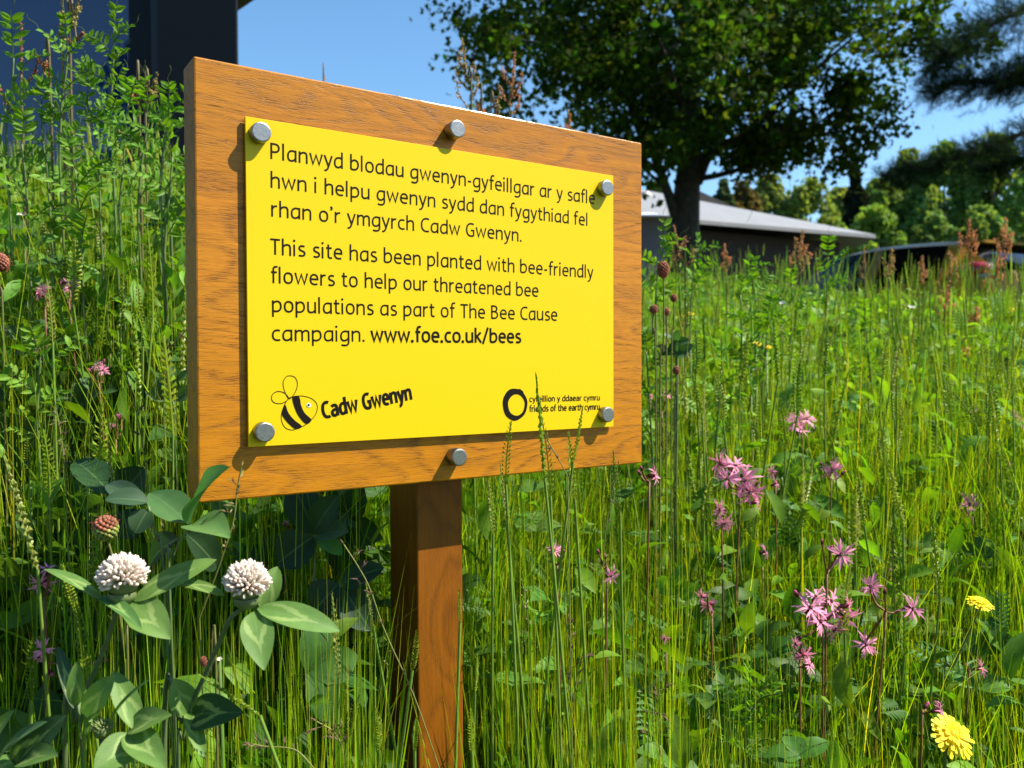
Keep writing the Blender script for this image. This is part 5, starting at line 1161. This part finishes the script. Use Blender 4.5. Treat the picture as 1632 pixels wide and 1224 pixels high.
robin_plant([(1292, 968, 62), (1325, 958, 60), (1345, 985, 66, DN), (1308, 990, 56), (1330, 1005, 50, DN), (1300, 950, 46, (.2, -.5, 1)), (1352, 965, 48, SR)], .68, (1312, 990), 1255, 'dense ragged pink flower cluster with a magenta bud, largest at the lower right', [(1268, 944, 14), (1318, 942, 10), (1270, 1018, 12)])
robin_plant([(1341, 883, 54, FC)], .68, (1318, 915), 1262, 'single open ragged pink flower above the dense cluster', [(1310, 862, 9), (1325, 872, 10)])
robin_plant([(1388, 934, 44, (-.2, -1, .4)), (1455, 970, 50, (.3, -1, .1)), (1381, 1027, 50, (0, -1, .4))], .67, (1412, 975), 1375, 'three open ragged pink flowers on forked stalks right of the dense cluster', [(1410, 940, 11)])
robin_plant([(1280, 1045, 46, DN), (1268, 1026, 26, SL), (1290, 1060, 34)], .66, (1275, 1050), 1250, 'ragged pink flowers drooping below the dense cluster', [(1290, 1035, 12)])
robin_plant([(1147, 738, 52, SL), (1172, 742, 56), (1186, 765, 60), (1196, 785, 58, DN), (1160, 762, 44), (1206, 800, 40, SR)], .82, (1180, 780), 1165, 'ragged pink flower cluster of five or six right of the board bottom corner', [(1210, 770, 8)])
robin_plant([(1147, 812, 40, SL), (1155, 835, 42, DN)], .80, (1150, 822), 1150, 'two ragged pink flowers below the upper cluster')
robin_plant([(1231, 752, 30, SL), (1238, 772, 22, SR)], .9, (1236, 770), 1238, 'small pair of pink flowers right of the upper cluster')
robin_plant([(1044, 757, 44, SR)], .70, (1035, 768), 1015, 'ragged pink flower seen edge on beside the board bottom right corner', [(1018, 752, 10), (1022, 745, 9)])
robin_plant([(1327, 748, 42, (-.3, -1, .2))], .95, (1325, 765), 1322, 'single ragged pink flower in the middle right, with a small one behind', [(1345, 752, 9), (1308, 738, 7)])
robin_plant([(1268, 672, 44), (1286, 668, 40), (1276, 684, 36)], 1.15, (1278, 690), 1290, 'blurred pink flower cluster farther up the meadow')
robin_plant([(1546, 803, 44, FC)], 1.0, (1550, 825), 1560, 'single ragged pink flower near the right edge at mid height', [(1532, 812, 6)])
robin_plant([(1564, 1065, 40, SR)], .70, (1545, 1068), 1490, 'pink flower in profile near the right edge above the big yellow flower', [(1540, 1060, 12)])
robin_plant([(1498, 1132, 42, SR)], .64, (1470, 1132), 1440, 'pale pink flower in profile touching the top of the big yellow flower', [(1478, 1122, 14)])
robin_plant([(1128, 962, 44, SL), (1118, 950, 30, SL)], .74, (1135, 985), 1150, 'ragged pink flower alone among the stalks left of the dense cluster')
robin_plant([(1059, 1018, 20, SL)], .72, (1062, 1040), 1068, 'tiny pink flower low in the stalks right of centre')
robin_plant([(1220, 880, 34, SR)], .85, (1215, 905), 1212, 'pink flower in profile between the two big clusters')
robin_plant([(884, 877, 32, (.5, -.8, .3))], .70, (888, 900), 905, 'small pink flower just right of the post below the board', [(898, 878, 8)])
robin_plant([(975, 918, 36, (.5, -1, -.3))], .68, (968, 905), 975, 'ragged pink flower right of the post with two round buds above', [(953, 878, 9), (964, 885, 9), (958, 895, 8)])
robin_plant([(1062, 632, 24), (1038, 632, 12)], 1.1, (1055, 660), 1055, 'small pink flower right of the board near its lower half')
robin_plant([(1625, 672, 26), (1618, 660, 18)], 1.3, (1625, 700), 1630, 'blurred pink flower cut by the right edge')
robin_plant([(1550, 655, 22), (1556, 668, 16)], 1.35, (1553, 690), 1555, 'small blurred pink flower left of the one at the right edge')
robin_plant([(1605, 740, 24, SL)], 1.2, (1606, 770), 1606, 'pale pink flower near the right edge under the blurred pair')
robin_plant([(68, 462, 34, (-.4, -.8, .4)), (60, 470, 26, SL)], .80, (72, 490), 80, 'ragged pink flower at far left just behind a green grass head')
robin_plant([(114, 457, 36, (.5, -.8, .2)), (98, 450, 16, SL)], .82, (110, 480), 118, 'pink flower with a drooping petal left of the board')
robin_plant([(153, 583, 26, (-.4, -.8, .6)), (164, 590, 26, (.5, -.7, .3))], .78, (158, 610), 160, 'deep pink flowers left of the board level with the second paragraph', [(142, 590, 9), (166, 575, 8)])
robin_plant([(66, 930, 46, DN), (75, 905, 30, (.3, -.4, 1))], .58, (70, 950), 75, 'dark pink shredded flower left of the white clover', [(80, 912, 8)])
robin_plant([(68, 1035, 40, (.2, -.8, .4)), (62, 1048, 34, DN)], .56, (70, 1055), 72, 'pink flower half in shade below the left clover leaf', [(82, 1074, 13), (170, 1052, 7)])
robin_plant([(187, 663, 16), (178, 678, 14)], .74, (185, 700), 190, 'small pink buds left of the board level with the bee emblem', [(187, 663, 8)])
robin_plant([(67, 545, 24, DN), (60, 555, 20)], .8, (66, 575), 70, 'dull pink flower behind the grass heads at far left')
robin_plant([(455, 834, 14)], .66, (456, 860), 458, 'single small pink flower under the board left of the post', [(455, 834, 10)])

# ------------------------------------------------------------------ yellow composite flowers
def rays(n, r, seed, rows=3, col=(.86, .70, .008)):
    r_ = random.Random(seed); mb = MB()
    for row in range(rows):
        for k in range(n-row*6):
            a = 6.283*k/(n-row*6)+r_.gauss(0, .05)+row*.1; L = r*(1-.24*row)*r_.uniform(.88, 1.06); up = .02+.11*row+r_.gauss(0, .03)
            pts = [(math.cos(a)*L*t, math.sin(a)*L*t, r*(up*t+.04*row)-r*.12*t*t) for t in (0.08, .35, .7, .93, 1.0)]; w = r*.17
            mb.ribbon(pts, [w*.5, w*.9, w, w*.95, w*.55], Vector((0, 0, 1)), jit(col, .08), .12)
    mb.ball((0, 0, r*.10), r*.26, 10, 6, (.84, .60, .006), sq=(1, 1, .5)); return mb.mesh('ray_petals', M['petal'])
def composite(px, py, wpx, d, ax, stem, label, seed):
    c = P(px, py, d); r = wpx*.5*mpp(d); f = P(stem[-1][0], stem[-1][1], d); f.z = gz(f.x, f.y)-.01; root = empty('hawkbit', f, label=label, cat='yellow flower', group='yellow hawkbit flowers')
    ax = Vector(ax).normalized(); e = link('ray_petals', rays(26, r, seed), root); e.location = c-f; e.rotation_mode = 'QUATERNION'; e.rotation_quaternion = orient(ax)
    mb = MB(); b = c-ax*r*.55
    for q in range(16):
        a = q*.3927; o_ = ax.orthogonal().normalized(); o2 = ax.cross(o_); dr = o_*math.cos(a)+o2*math.sin(a); mb.ribbon([b+dr*r*.10, b+dr*r*.27+ax*r*.16, b+dr*r*.24+ax*r*.55], [r*.14, r*.14, r*.03], dr, (.05, .085, .03))
    o = mb.build('bracts', M['stem'], root); o.location = -f
    mb = MB(); pts = spline([b]+[P(x, y, d+.004) for x, y in stem]+[f], 6); mb.tube(pts, .0012, 6, (.07, .12, .035)); o = mb.build('stem', M['stem'], root); o.location = -f
composite(1519, 1172, 78, .56, (.30, -.72, .75), [(1512, 1210), (1505, 1250)], 'large bright yellow dandelion like flower at the bottom right', 1)
composite(1562, 960, 42, .72, (.1, -.35, 1), [(1548, 1000), (1520, 1060), (1500, 1130)], 'smaller yellow flower seen from the side near the right edge', 2)
def buttercup(px, py, w, d, label, c=(.80, .62, .02)):
    cc = P(px, py, d); f = Vector((cc.x, cc.y+.01, gz(cc.x, cc.y)-.01)); root = empty('buttercup', f, label=label, cat='yellow flower', group='small yellow flowers in the meadow'); mb = MB(); r = w*.5*mpp(d)
    ax = Vector((.1, -.5, 1)).normalized(); q = orient(ax)
    for k in range(5):
        a = k*1.2566; dr = q @ Vector((math.cos(a), math.sin(a), .5)); mb.leaf(cc, cc+dr*r, r*.95, q @ Vector((0, 0, 1)), .3, .12, 4, jit(c, .1))
    o = mb.build('petals', M['petal'], root); o.location = -f; mb = MB(); mb.tube([f, (f+cc)/2+Vector((.005, 0, 0)), cc], .0011, 4, (.08, .14, .03)); o = mb.build('stem', M['stem'], root); o.location = -f
for a in [(1608, 497, 20, 2.3, 'yellow flower at the right edge below the car'), (1100, 503, 14, 1.5, 'small yellow flower right of the board beneath the burnet heads'), (1087, 505, 10, 1.5, 'tiny yellow flower left of its twin right of the board'), (1205, 552, 20, 1.3, 'pale greenish yellow flower in the upper middle of the right hand meadow'), (1222, 556, 16, 1.32, 'pale yellow flower touching the greenish one in the right hand meadow'), (1632, 527, 18, 2.1, 'yellow flower cut by the right edge'), (1423, 569, 9, 1.6, 'tiny pale yellow flower in the middle of the right hand meadow')]: buttercup(*a)
# white specks of flower
for a in [(1246, 486, 16, 1.6, 'small white flower standing above the grass right of the sign'), (1452, 492, 14, 2.0, 'small white flower below the rear of the car'), (1197, 590, 15, 1.2, 'small whitish flower in the right hand meadow'), (37, 345, 18, 1.0, 'cream flower at the far left below the dark window'), (350, 1052, 10, .5, 'tiny white flower beside the right clover stalk')]: buttercup(*a, c=(.72, .72, .62))

# ------------------------------------------------------------------ salad burnet heads
def burnet(px, py, rx, ry, d, stem, label, green=.5, seed=1):
    c = P(px, py, d); f = P(*stem[-1], d); f.z = gz(f.x, f.y)-.01; root = empty('salad_burnet', f, label=label, cat='burnet', group='salad burnet heads'); r = rx*mpp(d); k = ry/rx; r_ = random.Random(seed); mb = MB()
    mb.ball(c, r*.7, 10, 8, (.10, .07, .03), sq=(1, 1, k))
    n = 95
    for i in range(n):
        z = 1-2*(i+.5)/n; a = 2.4*i; s_ = math.sqrt(1-z*z); dd = Vector((s_*math.cos(a), s_*math.sin(a), z)); q = c+Vector((dd.x*r*.72, dd.y*r*.72, dd.z*r*.72*k))
        g = z < (green*2-1)+.25*math.sin(a); col = jit((.34, .38, .10) if g else (.38, .15, .09), .3)
        mb.ball(q+dd*r*.10, r*.19, 6, 4, col, sq=(1, 1, .9))
        if not g and r_.random() < .35: mb.tube([q+dd*r*.2, q+dd*r*.55+Vector((0, 0, -.1*r))], [r*.02, r*.03], 3, (.45, .05, .10))
    o = mb.build('flower_head', M['petal'], root); o.location = -f; mb = MB(); pts = spline([c-Vector((0, 0, r*k*.6))]+[P(x, y, d) for x, y in stem]+[f], 6); mb.tube(pts, .0008, 6, (.13, .13, .035)); o = mb.build('stem', M['stem'], root); o.location = -f
burnet(168, 842, 21, 22, .52, [(177, 880), (184, 930), (200, 1050), (204, 1090)], 'round burnet head, crimson above and green below, over the left clover flower', .62, 3)
burnet(1057, 430, 10, 16, .85, [(1058, 480), (1057, 560), (1052, 640)], 'tall oval reddish burnet head just right of the board edge', .05, 4)
burnet(1042, 493, 7, 8, .88, [(1040, 530), (1045, 620)], 'small reddish burnet head, leftmost of the small three right of the board', .1, 5)
burnet(1062, 497, 6, 7, .9, [(1063, 540), (1062, 640)], 'small burnet head, middle of the small three right of the board', .1, 6)
burnet(1074, 475, 6, 7, .92, [(1074, 520), (1070, 620)], 'small burnet head, highest of the small three right of the board', .1, 7)
burnet(1078, 590, 6, 8, .95, [(1078, 630), (1075, 700)], 'brownish burnet head lower down right of the board', .1, 8)
burnet(325, 1053, 7, 9, .47, [(335, 1080), (345, 1110)], 'brown withered head against the right clover stalk', .15, 10)
burnet(1630, 850, 8, 14, .9, [(1628, 900), (1620, 1000)], 'dark brown seed head cut by the right edge', .05, 11)
def red_clover():
    burnet(-2, 418, 16, 16, .75, [(0, 470), (6, 560)], 'pink clover head cut by the left edge', -.2, 12)
red_clover()

# ------------------------------------------------------------------ sorrel: reddish spires
def disc_cluster(mb, c, n, r, s, col, r_):
    for _ in range(n):
        q = c+Vector((r_.gauss(0, r), r_.gauss(0, r), r_.gauss(0, r))); a = Vector((r_.gauss(0, 1), r_.gauss(0, 1), r_.gauss(0, .5))).normalized(); b = a.orthogonal().normalized(); e = a.cross(b); k = jit(col, .35)
        vs = [q+(b*math.cos(t*1.047)+e*math.sin(t*1.047)*.85)*s*(1 if t else .6) for t in range(6)]; mb.add(vs+[q+a*s*.4], [(t, (t+1) % 6, 6) for t in range(6)], k)
def sorrel(top, bot, d, label, branches=3, col=(.26, .075, .035), wpx=9, seed=0, lean=0):
    r_ = random.Random(seed*7+1); t = P(*top, d); b = P(*bot, d); f = Vector((b.x, b.y+.01, gz(b.x, b.y)-.01)); root = empty('sorrel', f, label=label, cat='sorrel', group='reddish sorrel spires'); st = MB(); fl = MB(); mp = mpp(d)
    s_ = spline([f, b, (b+t)/2+Vector((lean, 0, 0)), t], 8); st.tube(s_, [.0016*(1.2-.8*i/len(s_)) for i in range(len(s_))], 5, (.13, .10, .03)); H = (t-b).length; sz = .0019*max(1, d/1.5)
    def raceme(a, e, n):
        for i in range(n):
            u_ = i/(n-1); c = a.lerp(e, u_)+Vector((0, 0, .15*(e-a).length*math.sin(u_*math.pi)*0)); disc_cluster(fl, c, 6, wpx*.18*mp*(1-.5*u_), sz, col, r_)
    raceme(b.lerp(t, .45), t, max(5, int(H/.007)))
    for k in range(branches):
        u_ = .12+.6*k/max(1, branches); a = b.lerp(t, u_); sg = 1 if k % 2 else -1; L = H*(.42-.28*u_); e = a+Vector((sg*L*r_.uniform(.25, .6), r_.gauss(0, .2)*L, L*r_.uniform(.7, 1.0))); m = (a+e)/2+Vector((sg*L*.12, 0, -.03*L)); sp = spline([a, m, e], 5); st.tube(sp, .0008, 3, (.15, .09, .03), False)
        for i in range(1, len(sp)): disc_cluster(fl, sp[i], 4, wpx*.2*mp, sz, col, r_)
    o = st.build('stem', M['stem'], root); o.location = -f; o = fl.build('flower_spikes', M['petal'], root, False); o.location = -f; tag(o, kind='stuff')
TAN = (.42, .28, .09); RED = (.62, .27, .11); BR = (.55, .29, .11)
for a in [
 ((736, 62), (752, 190), 1.20, 'straw coloured sorrel spire rising above the middle of the board', 5, TAN, 10, 1), ((820, 85), (812, 215), 1.35, 'reddish sorrel spire above the board right of the straw coloured one', 5, RED, 9, 2),
 ((797, 145), (782, 215), 1.3, 'short tan sorrel spire just above the board, between the two tall ones', 2, TAN, 7, 3), ((765, 158), (768, 200), 1.3, 'small pink sorrel tip just over the board', 3, RED, 8, 4), ((909, 183), (905, 240), 1.45, 'red sorrel tip peeking over the board right of centre', 3, RED, 9, 5), ((517, 122), (516, 150), 1.6, 'tiny reddish sorrel tip over the board left half', 1, RED, 6, 6),
 ((1075, 362), (1092, 450), 1.5, 'tan sorrel tuft beside the maple trunk foot', 4, (.42, .22, .10), 12, 7), ((1280, 368), (1270, 450), 2.4, 'reddish sorrel spire before the grey roof', 5, BR, 12, 8), ((1545, 350), (1540, 440), 2.2, 'bright red brown sorrel spire bending right before the car', 6, RED, 10, 9),
 ((1603, 348), (1600, 430), 2.2, 'red sorrel spire at the right before the car', 5, RED, 10, 10), ((1421, 398), (1416, 450), 2.0, 'tan sorrel spire before the car side window', 4, TAN, 10, 11), ((1470, 408), (1472, 460), 2.1, 'thin sorrel spire before the car rear pillar', 3, BR, 8, 12), ((1515, 405), (1512, 480), 2.0, 'pale thin sorrel spire under the car tail light', 4, TAN, 8, 13),
 ((1377, 395), (1378, 450), 2.1, 'green brown sorrel tip before the car front window', 1, TAN, 6, 14), ((1590, 410), (1585, 470), 2.1, 'reddish sorrel stalk between the two red spires near the right edge', 4, RED, 9, 15), ((1555, 490), (1553, 530), 1.9, 'orange red sorrel tuft in the grass below the car', 4, RED, 11, 16), ((1535, 540), (1540, 580), 1.8, 'faint red sorrel tuft lower in the grass at right', 3, RED, 9, 17), ((1155, 390), (1158, 440), 1.8, 'orange sorrel tip right of the maple trunk', 3, RED, 8, 18), ((1510, 455), (1505, 520), 1.9, 'short reddish sorrel below the pale thin spire', 4, RED, 9, 21),
 ((33, 38), (36, 210), 1.0, 'thin reddish sorrel spire at the far left before the dark glass', 2, (.38, .15, .10), 6, 19), ((128, -6), (100, 70), .98, 'yellowish sorrel spire at the top left before the dark glass', 4, (.40, .34, .10), 8, 20), ((133, 52), (112, 75), .98, 'short reddish sorrel spike right of the yellowish one at top left', 1, (.36, .15, .08), 6, 22), ((60, 88), (80, 128), 1.0, 'reddish curved sorrel spike among the vetch at upper left', 2, RED, 6, 23),
 ((250, 118), (232, 185), .95, 'greenish brown sorrel tuft beside the upper left board corner', 6, (.28, .24, .07), 9, 24), ((214, 125), (222, 170), .97, 'reddish sorrel tuft left of the greenish brown one', 3, RED, 7, 25)]:
    sorrel(a[0], a[1], a[2], a[3], a[4], a[5], a[6], a[7])

# ------------------------------------------------------------------ vetch: pinnate leaves on climbing stems
def vetch(pts, d, label, nl=7, ll=17, group='vetch plants', top=True, col=(.065, .155, .03), seed=0):
    """pts photo points from top to base; ll = leaflet length in mm"""
    r_ = random.Random(seed+50); w = [P(x, y, d) for x, y in pts]; low = w[-1]; f = Vector((low.x+.01, low.y+.02, gz(low.x, low.y)-.01)); root = empty('vetch', f, label=label, cat='vetch', group=group)
    s_ = spline(w, 7); mb = MB(); mb.tube([*s_, f], [.0009+.0006*i/len(s_) for i in range(len(s_)+1)], 5, (.10, .16, .04)); o = mb.build('stem', M['stem'], root); o.location = -f; L = ll/1000
    for k in range(nl):
        i = int((len(s_)-1)*(k+.3)/nl); b = s_[i]; sg = 1 if k % 2 else -1
        az = Vector((sg*r_.uniform(.5, 1), r_.uniform(-.9, .5), r_.uniform(.35, 1.1))).normalized()
        if k == 0 and top: az = Vector((r_.uniform(-.2, .2), -.2, 1)).normalized()
        rl = L*r_.uniform(2.6, 3.4)*(1 if k else .9); e = b+az*rl; e = e-Vector((0, 0, rl*r_.uniform(0, .35))); mid = (b+e)/2+Vector((r_.gauss(0, .04)*rl, 0, rl*r_.uniform(.05, .22))); rc = spline([b, mid, e], 6); nrm = (Vector((0, 0, 1))*.7+toward(b)*.5+rv(.35)).normalized(); sd = az.cross(nrm).normalized(); nrm = sd.cross(az)
        mb = MB(); mb.tube(rc, .0006, 4, (.10, .17, .04), False); m = 6
        for j in range(m):
            q = rc[min(len(rc)-1, int((len(rc)-1)*(.12+.86*j/m)))]; l_ = L*(1-.35*abs(j/m-.35))*r_.uniform(.85, 1.1)
            for s2 in (-1, 1):
                if r_.random() < .07: continue
                dr = (sd*s2*.9+az*.45+nrm*r_.uniform(-.15, .4)).normalized(); mb.leaf(q, q+dr*l_*r_.uniform(.8, 1.1), l_*r_.uniform(.30, .42), nrm+rv(.3), r_.uniform(.1, .7), r_.uniform(-.05, .14), 4, jit(col, .18), 'ellip')
        tp = rc[-1]; cur = [tp]
        for q in range(7): cur.append(cur[-1]+(az+sd*math.sin(q*.9+seed)*.7).normalized()*L*.2)
        mb.tube(cur, .0003, 3, (.12, .18, .04), False); o = mb.build('compound_leaf', M['herb'], root); o.location = -f
VG = (.13, .27, .025)
for a in [
 ([(182, 48), (180, 120), (176, 180), (180, 260)], .92, 'tall bright green vetch shoot in front of the dark glass, tip curling left', 10, 12, 1), ([(108, 75), (105, 120), (98, 170), (95, 260)], .95, 'dense vetch shoot with clasping leaves left of the tallest one', 10, 13, 2),
 ([(22, 92), (18, 150), (10, 200), (14, 300)], .95, 'vetch shoot with broad leaves at the far left before the dark glass', 5, 20, 3), ([(240, 178), (232, 220), (225, 270), (220, 340)], .88, 'spreading vetch beside the upper left board edge', 8, 13, 4), ([(270, 185), (262, 230), (255, 300)], .85, 'vetch touching the left board edge near its top', 7, 14, 5),
 ([(205, 165), (200, 210), (196, 270), (190, 330)], .9, 'vetch between the tallest shoot and the board', 8, 14, 6), ([(140, 160), (150, 210), (158, 280), (160, 350)], .92, 'vetch behind the pale arching grass heads', 8, 14, 7),
 ([(35, 230), (42, 300), (45, 380)], .9, 'pale leaved vetch near the left edge under the glass', 6, 15, 10), ([(275, 250), (268, 330), (262, 400)], .85, 'vetch against the left board edge at the level of the top text', 6, 15, 9), ([(66, 170), (68, 220), (75, 270), (80, 340)], .95, 'vetch low against the dark glass, second from the left edge', 6, 17, 8),
 ([(120, 270), (125, 340), (130, 420)], .85, 'vetch tangle left of the board at its upper third', 6, 15, 11), ([(65, 570), (60, 640), (62, 720)], .75, 'vetch with blue green leaves at far left below the pink flowers', 5, 15, 12),
 ([(1110, 395), (1105, 440), (1100, 500)], 1.5, 'vetch right of the board in front of the maple trunk', 7, 15, 13), ([(1195, 432), (1205, 480), (1212, 560)], 1.35, 'vetch with pale open leaves in the upper right hand meadow', 7, 15, 14), ([(1320, 410), (1318, 450), (1316, 500)], 1.6, 'vetch leaf sprig in front of the car bonnet', 5, 17, 15),
 ([(1262, 455), (1262, 500), (1258, 560)], 1.4, 'vetch right of the pale leaved one', 6, 15, 16), ([(1060, 395), (1048, 440), (1045, 500)], 1.2, 'vetch close to the right board edge under the pale roof', 6, 16, 17), ([(1180, 470), (1182, 540), (1180, 600)], 1.2, 'dark stemmed vetch right of the burnet heads', 8, 14, 18), ([(1225, 500), (1220, 560), (1215, 620)], 1.2, 'vetch shading the pale yellow flowers', 7, 15, 19),
 ([(1380, 520), (1385, 580), (1390, 640)], 1.4, 'vetch in the middle of the right hand meadow', 6, 16, 20), ([(1560, 560), (1555, 610), (1550, 680)], 1.4, 'feathery vetch near the right edge', 7, 16, 21), ([(1150, 590), (1145, 650), (1140, 720)], 1.1, 'vetch above the upper pink cluster', 6, 14, 22), ([(1195, 1100), (1190, 1160), (1185, 1224)], .65, 'feathery green plant at the bottom edge right of centre', 8, 12, 23), ([(1030, 560), (1035, 640), (1040, 720)], 1.0, 'vetch low against the right board edge', 5, 14, 24)]:
    vetch(a[0], a[1], a[2], a[3], a[4], seed=a[5], col=jit(VG, .15))
